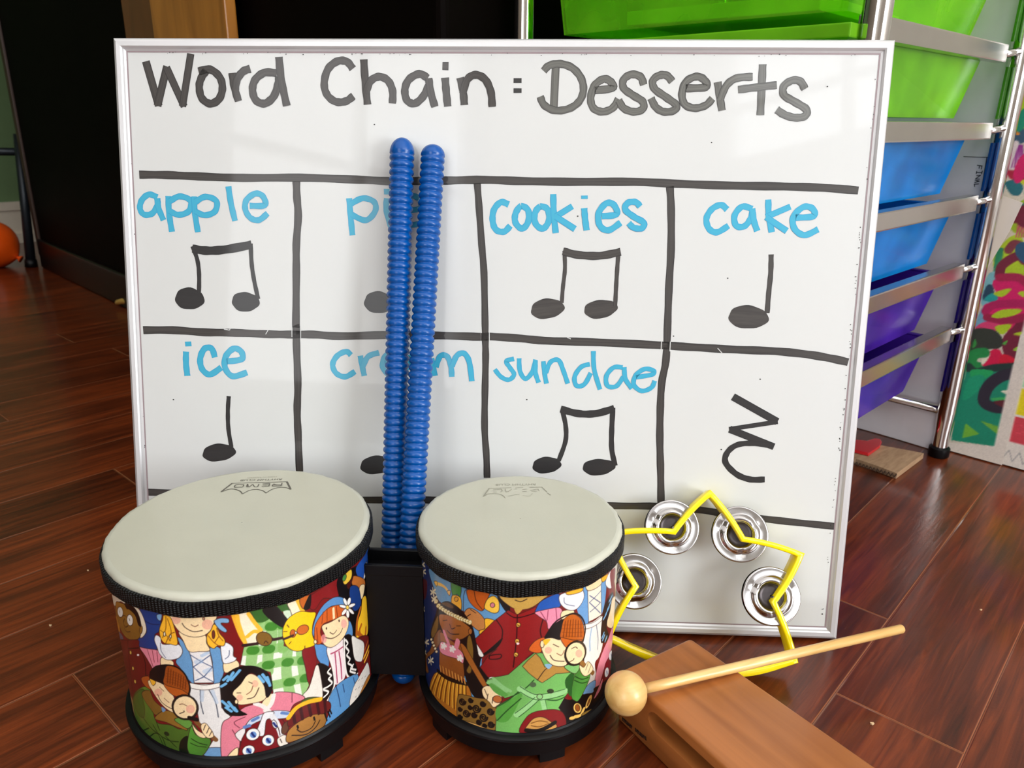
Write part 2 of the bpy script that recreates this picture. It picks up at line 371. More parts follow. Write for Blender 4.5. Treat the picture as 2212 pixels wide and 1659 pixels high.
class Ink:
    """marker strokes drawn on a plane; every stroke is a thin ribbon of ink"""
    def __init__(s, place, nrm): s.place, s.nrm = place, nrm; s.V = []; s.F = []; s.UV = []; s.k = 0
    def stroke(s, pts, w, smooth=True, closed=False, n=7, taper=(1, 1)):
        P = [s.place(*p) for p in pts]
        mid = pts[len(pts) // 2]; ww = np.linalg.norm(s.place(mid[0] + w, mid[1]) - s.place(*mid)) if w > 0.2 else w
        P = cat_rom(P, closed, n) if smooth and len(P) > 2 else P
        if closed: P.append(P[0])
        off = s.nrm * (0.00012 + 0.000025 * (s.k % 16)); s.k += 1
        u = 0; b0 = len(s.V)
        for i, p in enumerate(P):
            t = P[min(i + 1, len(P) - 1)] - P[max(i - 1, 0)]; t = t / (np.linalg.norm(t) + 1e-12)
            side = np.cross(s.nrm, t)
            if i: u += np.linalg.norm(p - P[i - 1])
            f = i / max(1, len(P) - 1); wf_ = ww * (taper[0] * (1 - f) + taper[1] * f) * (1 + 0.05 * math.sin(i * 1.3 + s.k))
            for sgn in (-1, 1):
                s.V.append(p + off + side * sgn * wf_ / 2); s.UV.append((u + s.k * 0.37, sgn))
            if i: a = b0 + 2 * i; s.F.append((a - 2, a - 1, a + 1, a))
        return s
    def line(s, pts, w):            # sharp polyline: one ribbon a leg
        for a, b in zip(pts[:-1], pts[1:]): s.stroke([a, b], w, False)
        return s
    def blob(s, c, rx, ry, rot=0):
        c0 = s.place(*c); r = math.radians(rot)
        off = s.nrm * (0.00012 + 0.000025 * (s.k % 16)); s.k += 1
        b0 = len(s.V); s.V.append(c0 + off); s.UV.append((s.k * .4, 0)); n = 40
        for i in range(n):
            a = 2 * math.pi * i / n; wob = 1 + 0.035 * math.sin(3 * a + s.k) + 0.02 * math.sin(7 * a)
            x, y = rx * math.cos(a) * wob, ry * math.sin(a) * wob
            s.V.append(s.place(c[0] + x * math.cos(r) - y * math.sin(r), c[1] + x * math.sin(r) + y * math.cos(r)) + off)
            s.UV.append((s.k * .4 + x * .0006, y / ry * .95))
        for i in range(n): s.F.append((b0, b0 + 1 + i, b0 + 1 + (i + 1) % n))
        return s
    def build(s, name, m, parent, label=None):
        me = bpy.data.meshes.new(name); me.from_pydata([tuple(map(float, v)) for v in s.V], [], s.F); me.update()
        uvl = me.uv_layers.new(name='UVMap'); idx = np.zeros(len(me.loops), dtype=np.int32); me.loops.foreach_get('vertex_index', idx)
        uvl.data.foreach_set('uv', np.array(s.UV, dtype=np.float32)[idx].ravel())
        o = link(name, me, m, parent)
        if label: o['label'] = label
        return o
surf = [c_ for c_ in COL.objects if c_.name == 'writing_surface'][0]
def BI(): return Ink(lambda x, y: onb(x, y), BN)
zA, zB, zC, zD = Z((200, 60), 2.4578), Z((1000, 60), 2.3042), Z((260, 660), 2.6333), Z((1000, 700), 2.37)
TW = 16.2
def word(strokes, w, m, label, z):
    ik = BI()
    for st in strokes:
        pts = st[0] if isinstance(st, tuple) else st
        kw = st[1] if isinstance(st, tuple) else {}
        if kw.get('line'): ik.line(z(pts), w)
        else: ik.stroke(z(pts), w, closed=kw.get('closed', False))
    return ik.build('handwritten_word', m, surf, label)
L_ = dict(line=1); C_ = dict(closed=True)
word([([(283, 178), (352, 415)], L_), ([(345, 415), (395, 205)], L_), ([(392, 210), (487, 418)], L_), ([(478, 418), (522, 138)], L_),
      [(563, 232), (625, 222), (675, 262), (690, 320), (672, 378), (625, 403), (580, 372), (567, 310), (580, 262), (605, 228)],
      [(742, 240), (752, 310), (775, 390)], [(758, 330), (768, 275), (800, 232), (838, 218)],
      [(978, 242), (915, 238), (865, 275), (850, 330), (868, 385), (915, 402), (962, 365), (985, 300), (990, 260)], [(990, 155), (1003, 280), (1032, 415)]],
     TW, ink_k, 'title word Word in thick black marker', zA)
word([[(1382, 218), (1350, 180), (1300, 178), (1250, 220), (1230, 295), (1245, 355), (1290, 392), (1345, 390), (1385, 362)],
      [(1440, 168), (1448, 290), (1460, 408)], [(1450, 350), (1475, 285), (1520, 260), (1568, 280), (1593, 335), (1592, 402)],
      [(1780, 268), (1735, 245), (1680, 275), (1658, 330), (1670, 385), (1710, 402), (1755, 365), (1788, 300)], [(1785, 268), (1795, 340), (1818, 420)],
      ([(1858, 203), (1890, 204)], L_), [(1872, 265), (1878, 340), (1886, 418)],
      [(1952, 265), (1968, 340), (1974, 410)], [(1966, 350), (1990, 275), (2035, 250), (2085, 275), (2115, 340), (2122, 420)]],
     TW, ink_k, 'title word Chain in thick black marker', zA)
ik = BI(); ik.line(zB([(252, 263), (292, 263)]), 9.5); ik.line(zB([(252, 313), (292, 313)]), 9.5); ik.build('handwritten_colon', ink_kk, surf, 'colon after the title words')
word([([(462, 195), (452, 402)], L_), [(402, 215), (430, 188), (485, 180), (545, 200), (588, 250), (600, 310), (580, 365), (530, 402), (460, 412), (405, 385), (385, 342)],
      [(655, 312), (745, 300), (735, 268), (700, 255), (655, 288), (636, 350), (650, 400), (695, 418), (745, 400), (775, 355)],
      [(900, 285), (885, 245), (840, 232), (800, 258), (800, 300), (845, 335), (895, 368), (895, 405), (850, 418), (800, 400), (775, 360)],
      [(1042, 268), (1015, 238), (975, 238), (945, 265), (955, 305), (1010, 345), (1062, 385), (1050, 412), (1000, 418), (960, 395), (936, 350)],
      [(1108, 302), (1210, 295), (1200, 258), (1160, 243), (1110, 270), (1090, 330), (1105, 382), (1155, 400), (1210, 385), (1242, 352)],
      [(1268, 270), (1278, 340), (1290, 412)], [(1280, 360), (1310, 290), (1360, 252), (1442, 244)],
      [(1492, 182), (1487, 300), (1480, 435)], [(1370, 308), (1450, 298), (1562, 285)],
      [(1702, 305), (1680, 268), (1640, 262), (1598, 290), (1598, 335), (1650, 368), (1708, 405), (1705, 438), (1660, 448), (1605, 435), (1562, 408)]],
     TW, ink_glare, 'title word Desserts in black marker, greyed by painted window glare', zB)
# grid
def gl(pts, w, label): 
    ik = BI(); ik.stroke(pts, w, n=5); return ik.build('grid_line', ink_k, surf, label)
gl(zA([(248, 780), (400, 782), (560, 789), (800, 797), (1100, 796), (1400, 806), (1600, 815), (1780, 812), (1900, 811)]) + zB([(100, 757), (300, 763), (560, 767), (850, 767), (1100, 778), (1350, 786), (1600, 790), (1800, 797), (1968, 810)]), 17, 'top horizontal line of the black grid')
gl(zC([(130, 140), (300, 140), (480, 152), (650, 155), (850, 163), (975, 165), (1100, 165), (1250, 174), (1500, 168), (1800, 170), (2045, 178)]) + zD([(140, 64), (300, 74), (420, 85), (700, 94), (1000, 108), (1200, 120), (1400, 131), (1600, 139), (1760, 155), (1880, 175), (1972, 195)]), 17, 'second horizontal line of the black grid')
gl([(316, 1063), (420, 1066), (560, 1073), (700, 1079), (860, 1080), (930, 1080)] + zD([(300, 920), (760, 930), (1000, 933), (1200, 950), (1350, 972), (1500, 992), (1700, 1015), (1908, 1036)]), 15.5, 'lowest horizontal line of the black grid')
gl(zA([(1082, 815), (1085, 900), (1092, 1000), (1082, 1150), (1082, 1300), (1080, 1573)]) + zC([(1000, 120), (1003, 250), (1010, 450), (1006, 600), (1012, 750), (1020, 950), (1030, 1060)]), 16, 'left upright line of the black grid')
gl(zA([(2042, 825), (2052, 950), (2066, 1150), (2078, 1300), (2084, 1573)]) + zC([(2076, 200), (2078, 300), (2074, 500), (2072, 700), (2082, 850), (2086, 980)]), 14.5, 'middle upright line of the black grid')
gl(zB([(1030, 790), (1036, 900), (1036, 1100), (1025, 1300), (1018, 1500), (1010, 1659)]) + zD([(1018, 300), (1010, 450), (1008, 600), (1012, 750), (1014, 915)]), 16, 'right upright line of the black grid')
BW = 12.5
def pel(x, y, s=1): # letter p: stem then bowl
    return [[(x, y), (x + 5, y + 95), (x + 20, y + 190)], [(x + 6, y + 30), (x + 60, y + 2), (x + 118, y + 25), (x + 110, y + 80), (x + 55, y + 100), (x + 5, y + 78)]]
word([[(345, 900), (300, 885), (262, 915), (252, 960), (275, 992), (318, 985), (345, 940), (345, 905)], [(342, 905), (352, 960), (377, 1022)]] + pel(402, 893) + pel(540, 895) +
     [[(722, 842), (735, 930), (757, 1025)], [(835, 945), (915, 942), (905, 895), (865, 880), (818, 915), (812, 965), (840, 1010), (885, 1020), (930, 985)]],
     BW, ink_b, 'blue handwritten word apple', zA)
word([[(1362, 905), (1370, 1000), (1380, 1102)], [(1372, 935), (1435, 905), (1495, 925), (1500, 975), (1450, 1022), (1372, 990)], [(1562, 855), (1562, 885)], [(1562, 905), (1560, 970), (1585, 1060)],
      [(1660, 968), (1738, 960), (1735, 910), (1690, 892), (1645, 930), (1645, 1000), (1690, 1045), (1755, 1035)]], BW, ink_b, 'blue handwritten word pie, half hidden by the sticks', zA)
word([[(228, 880), (190, 868), (155, 905), (148, 960), (165, 1005), (205, 1015), (236, 985)],
      ([(290, 888), (262, 925), (262, 970), (295, 1000), (325, 965), (325, 910)], C_), ([(385, 890), (358, 925), (362, 975), (398, 1000), (428, 960), (422, 905)], C_),
      [(450, 828), (452, 920), (462, 1022)], ([(545, 888), (462, 940), (558, 1002)], L_), ([(605, 835), (605, 852)], L_), [(604, 898), (608, 950), (616, 1008)],
      [(690, 938), (765, 928), (750, 880), (712, 875), (675, 925), (682, 985), (725, 1008), (785, 970)],
      [(882, 890), (860, 868), (820, 872), (808, 905), (850, 940), (900, 970), (890, 998), (850, 995), (825, 972)]], 13.5, ink_b, 'blue handwritten word cookies', zB)
word([[(1315, 905), (1285, 882), (1240, 902), (1212, 950), (1225, 1000), (1265, 1018), (1322, 985)],
      [(1440, 902), (1390, 890), (1352, 935), (1360, 985), (1400, 988), (1432, 950), (1442, 905)], [(1440, 900), (1448, 960), (1465, 1012)],
      [(1520, 855), (1522, 930), (1537, 1018)], ([(1630, 890), (1508, 942), (1612, 1012)], L_),
      [(1655, 945), (1745, 938), (1740, 900), (1695, 892), (1645, 940), (1650, 1000), (1700, 1032), (1768, 1003)]], 13.5, ink_b, 'blue handwritten word cake', zB)
word([([(385, 205), (388, 232)], L_), [(374, 262), (374, 330), (382, 400)], [(538, 295), (520, 245), (480, 245), (455, 300), (465, 360), (510, 392), (575, 352)],
      [(605, 318), (690, 305), (688, 262), (645, 245), (600, 290), (597, 355), (640, 402), (722, 380)]], 13, ink_b, 'blue handwritten word ice', zC)
word([[(1312, 282), (1285, 262), (1235, 285), (1208, 335), (1228, 385), (1280, 405), (1335, 375)], [(1365, 285), (1375, 340), (1388, 400)], [(1378, 350), (1410, 290), (1472, 268)],
      [(1505, 330), (1560, 318), (1540, 275), (1505, 290), (1492, 350), (1530, 398)], [(1590, 290), (1560, 340), (1590, 390), (1640, 340), (1650, 290), (1670, 390)],
      [(1770, 300), (1790, 400)], [(1795, 350), (1820, 288), (1858, 288), (1880, 340), (1886, 405)], [(1887, 345), (1915, 285), (1955, 272), (1985, 320), (2000, 430)]], 12, ink_b, 'blue handwritten word cream, partly behind the sticks', zC)
word([[(262, 178), (222, 190), (240, 222), (262, 258), (235, 285), (195, 270), (163, 232)], [(288, 175), (292, 240), (320, 280), (355, 245), (372, 182)], [(372, 190), (372, 250), (388, 300)],
      [(412, 190), (418, 250), (428, 305)], [(425, 250), (448, 195), (490, 185), (515, 240), (537, 305)],
      [(650, 205), (605, 220), (572, 270), (582, 315), (622, 308), (655, 250)], [(668, 138), (672, 230), (702, 335)],
      [(818, 222), (772, 222), (735, 265), (740, 315), (785, 318), (822, 270)], [(826, 220), (832, 280), (865, 330)],
      [(885, 272), (968, 258), (975, 238), (930, 230), (885, 262), (875, 310), (915, 342), (965, 325), (982, 290)]], 10, ink_b, 'blue handwritten word sundae in thinner strokes', zD)
def note(heads, stems, beam, z, label, m=ink_kk):
    ik = BI()
    s0 = z([(0, 0), (1, 0)]); k = s0[1][0] - s0[0][0]
    for (cx_, cy_, rx, ry, rot) in heads: ik.blob(z([(cx_, cy_)])[0], rx * k, ry * k, rot)
    for pts, w in stems: ik.stroke(z(pts), w)
    if beam: ik.stroke(z(beam[0]), beam[1])
    return ik.build('music_note', m, surf, label)
note([(515, 1438, 78, 58, 5), (812, 1455, 74, 52, 4)], [([(530, 1160), (556, 1230), (566, 1310), (565, 1410)], 9), ([(840, 1145), (845, 1250), (858, 1340), (880, 1440)], 9)], ([(530, 1172), (600, 1183), (700, 1178), (845, 1152)], 18), zA, 'beamed pair of notes under the word apple')
note([(1520, 1458, 80, 58, 4)], [([(1600, 1130), (1600, 1300), (1595, 1440)], 9)], None, zA, 'quarter note behind the sticks in the upper row')
note([(420, 1398, 84, 50, -8), (685, 1400, 84, 46, -8)], [([(505, 1110), (508, 1200), (498, 1290), (492, 1370)], 8.5), ([(775, 1110), (768, 1200), (762, 1300), (758, 1385)], 9)], ([(498, 1112), (570, 1130), (680, 1135), (785, 1115)], 17), zB, 'beamed pair of notes under the word cookies', ink_k)
note([(1420, 1440, 100, 58, 3)], [([(1534, 1128), (1532, 1220), (1522, 1320), (1514, 1420)], 11)], None, zB, 'quarter note under the word cake', ink_k)
note([(560, 836, 95, 50, -6)], [([(617, 515), (612, 600), (615, 700), (632, 805)], 9)], None, zC, 'quarter note under the word ice')
note([(1460, 906, 98, 52, -6)], [([(1560, 560), (1555, 700), (1550, 880)], 9)], None, zC, 'quarter note behind the sticks in the lower row')
note([(428, 722, 74, 42, -6), (695, 732, 84, 42, -4)], [([(508, 440), (526, 520), (525, 600), (490, 700)], 10), ([(768, 428), (762, 540), (762, 640), (780, 725)], 11)], ([(500, 435), (590, 458), (680, 458), (775, 432)], 16), zD, 'beamed pair of notes under the word sundae')
ik = BI(); ik.line(zD([(1382, 372), (1610, 500)]), 16); ik.line(zD([(1612, 500), (1362, 538)]), 10); ik.line(zD([(1365, 538), (1592, 628)]), 16)
ik.stroke(zD([(1592, 624), (1480, 610), (1400, 620), (1352, 660), (1345, 710), (1400, 768), (1470, 795), (1545, 795)]), 12, taper=(1.0, 1.15))
ik.build('rest_symbol', ink_kk, surf, 'black zigzag rest sign in the last box')
# wiped gaps where the upright lines cross
ik = BI(); ik.k = 14
for q in ([(631, 707), (631, 728)], [(650, 708), (650, 730)], [(1038, 716), (1038, 737)], [(1057, 718), (1057, 739)], [(1429, 736), (1428, 757)], [(1448, 738), (1447, 759)]): ik.line(q, 1.6)
for q in ([(484, 711), (496, 713)], [(496, 713), (498, 709)], [(574, 722), (580, 712)], [(1225, 729), (1233, 732)], [(1550, 752), (1560, 763)]): ik.line(q, 1.6)
_o = ik.build('wiped_gap', wbm, surf, 'thin white wiped gaps in the black lines'); _o['kind'] = 'stuff'
# ink crumbs
ik = BI()
for p in [(1085, 1395 / 1), ]: pass
for (x, y) in [(1537, 308), (1572, 601), (1455, 726), (1558, 971), (1642, 819), (1138, 863), (375, 863), (809, 269), (1248, 467), (1787, 187)]:
    ik.blob((x, y), 1.6, 1.3)
for _ in range(60):
    t = random.random(); ik.blob((266 + 45 * t + random.uniform(2, 7), 120 + t * 940), random.uniform(.5, 1.3), random.uniform(.5, 1.6))
for _ in range(60):
    t = random.random(); ik.blob((1898 - 118 * t - random.uniform(1, 6), 150 + t * 1180), random.uniform(.5, 1.3), random.uniform(.5, 1.6))
for _ in range(46):
    t = random.random(); ik.blob((320 + 1560 * t, 110 + 6 * t + random.uniform(2, 7)), random.uniform(.5, 1.6), random.uniform(.5, 1.2))
o = ik.build('ink_specks', ink_kk, surf, 'tiny black ink specks'); o['kind'] = 'stuff'
# ------------------------------------------------------------------ painter: colours printed on a surface, kept in surface millimetres
class Paint:
    def __init__(s, x0, x1, y0, y1, step, base, place):
        s.x0, s.y0, s.h = x0, y0, step / 2
        s.nx = int(round((x1 - x0) / step)) * 2; s.ny = int(round((y1 - y0) / step)) * 2; s.step = step
        s.A = np.empty((s.ny, s.nx, 3), np.float32); s.A[:] = np.array(base, np.float32)
        s.place = place; s.last = None
        s.X = x0 + (np.arange(s.nx) + .5) * s.h; s.Y = y0 + (np.arange(s.ny) + .5) * s.h
    def _bb(s, P, pad=0):
        a = np.array(P); i0 = max(0, int((a[:, 0].min() - pad - s.x0) / s.h) - 1); i1 = min(s.nx, int((a[:, 0].max() + pad - s.x0) / s.h) + 2)
        j0 = max(0, int((a[:, 1].min() - pad - s.y0) / s.h) - 1); j1 = min(s.ny, int((a[:, 1].max() + pad - s.y0) / s.h) + 2)
        return i0, max(i0, i1), j0, max(j0, j1)
    def _mask(s, P):
        i0, i1, j0, j1 = s._bb(P); X = s.X[i0:i1][None, :]; Y = s.Y[j0:j1][:, None]
        m = np.zeros((j1 - j0, i1 - i0), bool)
        n = len(P)
        for k in range(n):
            xa, ya = P[k]; xb, yb = P[(k + 1) % n]
            if ya == yb: continue
            c = (ya > Y) != (yb > Y)
            xi = xa + (Y - ya) * (xb - xa) / (yb - ya)
            m ^= c & (X < xi)
        return (i0, i1, j0, j1), m
    def _dist(s, P, w):
        i0, i1, j0, j1 = s._bb(P, w); X = s.X[i0:i1][None, :]; Y = s.Y[j0:j1][:, None]
        d = np.full((j1 - j0, i1 - i0), 1e9, np.float32)
        for a, b in zip(P[:-1], P[1:]):
            vx, vy = b[0] - a[0], b[1] - a[1]; L = vx * vx + vy * vy + 1e-9
            t = np.clip(((X - a[0]) * vx + (Y - a[1]) * vy) / L, 0, 1)
            d = np.minimum(d, (X - a[0] - t * vx) ** 2 + (Y - a[1] - t * vy) ** 2)
        return (i0, i1, j0, j1), d
    def pts(s, pts, smooth=True, closed=True):
        P = [np.array(s.place(*p)) for p in pts]
        return cat_rom(P, closed, 5) if smooth and len(P) > 2 else P
    def poly(s, pts, col, smooth=True, line=1, shade=0.0, lc=(46, 26, 22)):
        P = s.pts(pts, smooth); bb, m = s._mask(P); i0, i1, j0, j1 = bb
        c = np.array(col, np.float32)
        if shade:
            yy = np.linspace(-1, 1, max(1, j1 - j0), dtype=np.float32)[:, None]; xx = np.linspace(-1, 1, max(1, i1 - i0), dtype=np.float32)[None, :]
            g = 1 + shade * (0.6 * yy - 0.6 * xx)
            reg = s.A[j0:j1, i0:i1]; reg[m] = (c[None, None] * g[..., None])[m]
        else: s.A[j0:j1, i0:i1][m] = c
        s.last = (bb, m)
        if line: s.stroke(None, lc, 0.42 * line, P=P + [P[0]], a=.85)
        return bb, m
    def stroke(s, pts, col, w, smooth=True, P=None, clip=None, a=1.0):
        if P is None: P = s.pts(pts, smooth, False)
        bb, d = s._dist(P, w); i0, i1, j0, j1 = bb
        k = np.clip((w / 2 - np.sqrt(d)) / s.h + .5, 0, 1) * a
        if clip is not None:
            (a0, a1, b0, b1), cm = clip; full = np.zeros((s.ny, s.nx), bool); full[b0:b1, a0:a1] = cm; k = k * full[j0:j1, i0:i1]
        s.A[j0:j1, i0:i1] = s.A[j0:j1, i0:i1] * (1 - k[..., None]) + np.array(col, np.float32) * k[..., None]
    def ell(s, cx_, cy_, rx, ry, rot, col, z, line=1, shade=0, lc=(46, 26, 22), ring=0, a=1.0):
        r = math.radians(rot); pts = []
        for i in range(20):
            t = 2 * math.pi * i / 20; x, y = rx * math.cos(t), ry * math.sin(t)
            pts.append((cx_ + x * math.cos(r) - y * math.sin(r), cy_ + x * math.sin(r) + y * math.cos(r)))
        P = s.pts(z(pts), False)
        if col is not None:
            bb, m = s._mask(P); i0, i1, j0, j1 = bb; reg = s.A[j0:j1, i0:i1]; reg[m] = reg[m] * (1 - a) + np.array(col, np.float32) * a; s.last = (bb, m)
        if line and a == 1: s.stroke(None, lc, ring or 0.42 * line, P=P + [P[0]], a=.9)
    def down(s, blur=True):
        A = s.A
        B = A.reshape(s.ny // 2, 2, s.nx // 2, 2, 3).mean((1, 3))
        return B
def sring(o, rng_s, name='print'): pass
def color_attr(me, rgb255, grain=0.025):
    c = np.clip(rgb255, 0, 255) / 255.0
    g = 1 + grain * rng.standard_normal((c.shape[0], 1)); c = np.clip(c * g, 0, 1)
    l = np.where(c <= 0.04045, c / 12.92, ((c + 0.055) / 1.055) ** 2.4)
    at = me.color_attributes.new(name='print', type='FLOAT_COLOR', domain='POINT')
    at.data.foreach_set('color', np.concatenate([l, np.ones((len(l), 1))], 1).astype(np.float32).ravel())
def print_mat(name, rough=0.3, gain=1.0, coat=0.0, nscale=300):
    m, nt, b = nodes_of(name); L = nt.links
    a = N(nt, 'ShaderNodeVertexColor'); a.layer_name = 'print'
    tc = N(nt, 'ShaderNodeTexCoord'); nz = N(nt, 'ShaderNodeTexNoise'); nz.inputs['Scale'].default_value = nscale; nz.inputs['Detail'].default_value = 4
    L.new(tc.outputs['Object'], nz.inputs['Vector'])
    r = ramp(nt, [(0.3, (gain * .96,) * 3), (0.7, (gain * 1.03,) * 3)]); L.new(nz.outputs['Fac'], r.inputs['Fac'])
    mx = N(nt, 'ShaderNodeMix'); mx.data_type = 'RGBA'; mx.blend_type = 'MULTIPLY'; mx.inputs[0].default_value = 1
    L.new(a.outputs['Color'], mx.inputs[6]); L.new(r.outputs['Color'], mx.inputs[7]); L.new(mx.outputs[2], b.inputs['Base Color'])
    b.inputs['Roughness'].default_value = rough; b.inputs['Coat Weight'].default_value = coat; b.inputs['Coat Roughness'].default_value = 0.06
    return m
K = (16, 12, 12); SK = (240, 214, 168); WH = (232, 229, 222); MR = (116, 22, 24); NV = (24, 56, 122); BL_ = (98, 148, 194); PK = (218, 130, 148)
YE = (240, 178, 46); GR = (70, 118, 42); LG = (104, 168, 84); OR_ = (178, 84, 28); BR = (140, 98, 36); OL = (124, 92, 36); LN = (46, 26, 22); CH = (226, 150, 134)

def art_left(p):
    z1, z2, z0 = Z((230, 1270), 4.3667), Z((500, 1180), 3.53), Z((200, 1000), 2.517)
    def P(z, pts, c, **k): p.poly(z(pts), c, **k)
    def S(z, pts, w, c=LN, **k): p.stroke(z(pts), c, w, **k)
    def E(z, x, y, rx, ry, rot, c, **k): p.ell(x, y, rx, ry, rot, c, z, **k)
    # --- left third
    P(z1, [(0, 0), (110, 60), (135, 560), (60, 500), (20, 100)], (120, 66, 34), line=0)
    P(z1, [(66, 270), (100, 280), (128, 400), (135, 590), (108, 580), (88, 430)], (196, 130, 44))
    P(z1, [(88, 420), (140, 430), (158, 490), (112, 490)], (92, 88, 104))
    P(z1, [(310, 200), (500, 236), (500, 400), (455, 450), (470, 590), (300, 560), (300, 470), (378, 420), (350, 300)], NV)
    S(z1, [(350, 300), (420, 340), (500, 345)], .5, (14, 28, 70))
    P(z1, [(300, 556), (400, 575), (480, 588), (522, 640), (500, 740), (430, 765), (395, 690), (345, 610)], PK)
    for a, b in (((385, 580), (440, 745)), ((432, 590), (452, 700)), ((476, 600), (486, 700))): S(z1, [a, b], .45, (120, 40, 50))
    P(z1, [(45, 60), (110, 90), (200, 150), (290, 185), (345, 270), (378, 390), (352, 455), (315, 465), (318, 350), (262, 210), (190, 165), (130, 130), (95, 170), (66, 150)], (228, 214, 190))
    P(z1, [(95, 130), (180, 160), (260, 220), (308, 300), (322, 400), (312, 470), (250, 494), (185, 468), (138, 400), (104, 300), (88, 210)], BR, shade=.15)
    P(z1, [(170, 145), (235, 160), (300, 240), (332, 365), (300, 350), (270, 260), (215, 205), (192, 200)], K, line=0)
    E(z1, 130, 228, 25, 50, -8, WH); E(z1, 222, 304, 28, 53, -8, WH)
    S(z1, [(120, 215), (124, 232)], .7, K); S(z1, [(214, 290), (219, 308)], .7, K); S(z1, [(152, 262), (175, 262), (196, 285)], .45)
    S(z1, [(170, 290), (160, 330), (180, 370), (205, 355)], .5); S(z1, [(168, 378), (190, 412), (225, 412)], .5); E(z1, 326, 396, 14, 38, 8, BR)
    P(z1, [(128, 490), (200, 492), (300, 492), (312, 560), (395, 690), (432, 790), (330, 860), (320, 960), (230, 1040), (186, 930), (120, 640)], (100, 26, 24))
    for q in ([(200, 500), (215, 700), (250, 1000)], [(310, 560), (365, 700), (370, 850)], [(205, 570), (310, 565)]): S(z1, q, .55, K)
    for q in ((228, 610), (250, 758), (270, 882)): E(z1, *q, 9, 20, -10, (224, 180, 80))
    E(z1, 298, 632, 11, 10, 0, (240, 230, 225), line=0)
    # --- girl in blue
    P(z1, [(780, 900), (1070, 900), (1088, 1130), (1175, 1215), (1100, 1300), (1092, 1515), (960, 1510), (1010, 1430), (880, 1280), (850, 1130), (770, 1000)], (222, 221, 219), smooth=False)
    P(z1, [(930, 1512), (1092, 1508), (1092, 1600), (915, 1575)], (104, 148, 190))
    for q in ([(885, 960), (890, 1080), (915, 1188)], [(968, 962), (1030, 1080), (1056, 1218)]): S(z1, q, .6, (54, 62, 80))
    S(z1, [(905, 970), (900, 1060)], 2.2, (170, 190, 214), a=.6); S(z1, [(1000, 970), (1040, 1080)], 2.2, (170, 190, 214), a=.6)
    P(z1, [(672, 465), (720, 500), (775, 590), (812, 700), (828, 895), (770, 860), (700, 760), (655, 690), (715, 600), (690, 530)], BL_)
    P(z1, [(975, 565), (1075, 570), (1100, 700), (1110, 790), (1068, 895), (1008, 895), (1000, 700)], BL_)
    P(z1, [(778, 592), (975, 595), (1003, 740), (1015, 892), (828, 895), (812, 700)], (226, 224, 224), smooth=False)
    for q in ([(790, 630), (895, 695), (1000, 745), (920, 838), (838, 875)], [(985, 630), (895, 695), (820, 745), (920, 838), (1008, 885)]): S(z1, q, .6, (64, 84, 124), smooth=False)
    S(z1, [(900, 640), (960, 610)], 2, (150, 180, 214), a=.6); S(z1, [(850, 700), (890, 690)], 3, (160, 186, 216), a=.5); S(z1, [(930, 790), (980, 770)], 3, (160, 186, 216), a=.5)
    P(z1, [(780, 895), (925, 916), (1070, 895), (1078, 930), (930, 962), (782, 938)], WH)
    P(z1, [(520, 655), (625, 690), (620, 745), (520, 735)], SK)
    P(z1, [(468, 445), (510, 470), (530, 530), (670, 530), (718, 590), (695, 650), (640, 675), (560, 675), (500, 620), (478, 560), (452, 490)], (226, 228, 232))
    P(z1, [(1110, 690), (1222, 680), (1250, 745), (1120, 800)], SK)
    P(z1, [(1080, 540), (1130, 515), (1195, 560), (1198, 640), (1228, 662), (1200, 695), (1110, 712), (1085, 640)], (226, 228, 232))
    S(z1, [(510, 520), (515, 590), (560, 660)], .5, (90, 100, 130)); S(z1, [(1160, 590), (1155, 640), (1120, 670)], .5, (90, 100, 130))
    P(z1, [(690, 410), (920, 440), (945, 520), (975, 590), (880, 600), (778, 598), (725, 500)], SK)
    P(z1, [(585, 240), (800, 225), (1030, 250), (1012, 340), (975, 410), (905, 455), (800, 462), (705, 425), (640, 350)], SK)
    E(z1, 655, 305, 46, 38, 0, CH, line=0, a=.6); E(z1, 952, 345, 52, 48, 0, CH, line=0, a=.6)
    S(z1, [(715, 335), (745, 375), (820, 412), (905, 402)], .55); S(z1, [(800, 348), (835, 365), (866, 350)], .5, (120, 70, 50)); E(z1, 918, 290, 9, 15, 0, (214, 150, 110))
    P(z1, [(540, 258), (600, 275), (640, 370), (672, 530), (600, 530), (545, 520), (510, 470), (500, 390), (530, 300)], YE)
    for q in ([(560, 270), (560, 380), (530, 470)], [(575, 290), (610, 400), (600, 500)], [(510, 400), (560, 440), (600, 500)], [(560, 520), (600, 440), (640, 420)]): S(z1, q, .5, (130, 74, 20))
    E(z1, 548, 436, 10, 22, 0, (236, 226, 200)); E(z1, 604, 458, 9, 16, 0, (236, 226, 200))
    P(z1, [(1010, 345), (1040, 360), (1070, 430), (1118, 490), (1108, 545), (1050, 545), (1010, 572), (955, 530), (948, 450), (985, 400)], YE)
    E(z1, 1010, 440, 14, 40, 0, (110, 40, 24))
    for q in ([(1040, 380), (1060, 450), (1100, 500)], [(960, 450), (1010, 510), (1050, 540)], [(1060, 460), (1020, 520)]): S(z1, q, .5, (130, 74, 20))
    P(z1, [(1022, 305), (1080, 285), (1150, 292), (1152, 330), (1080, 335), (1135, 395), (1122, 420), (1065, 390), (1020, 330)], (120, 165, 205))
    P(z1, [(475, 255), (522, 250), (512, 310), (482, 295)], (120, 165, 205))
    P(z1, [(1175, 250), (1255, 240), (1250, 330), (1225, 320)], (226, 170, 50), line=0)
    # --- detective-capped boy
    P(z1, [(210, 1020), (240, 1040), (300, 1210), (350, 1240), (340, 1300), (290, 1300), (255, 1180)], (176, 138, 84))
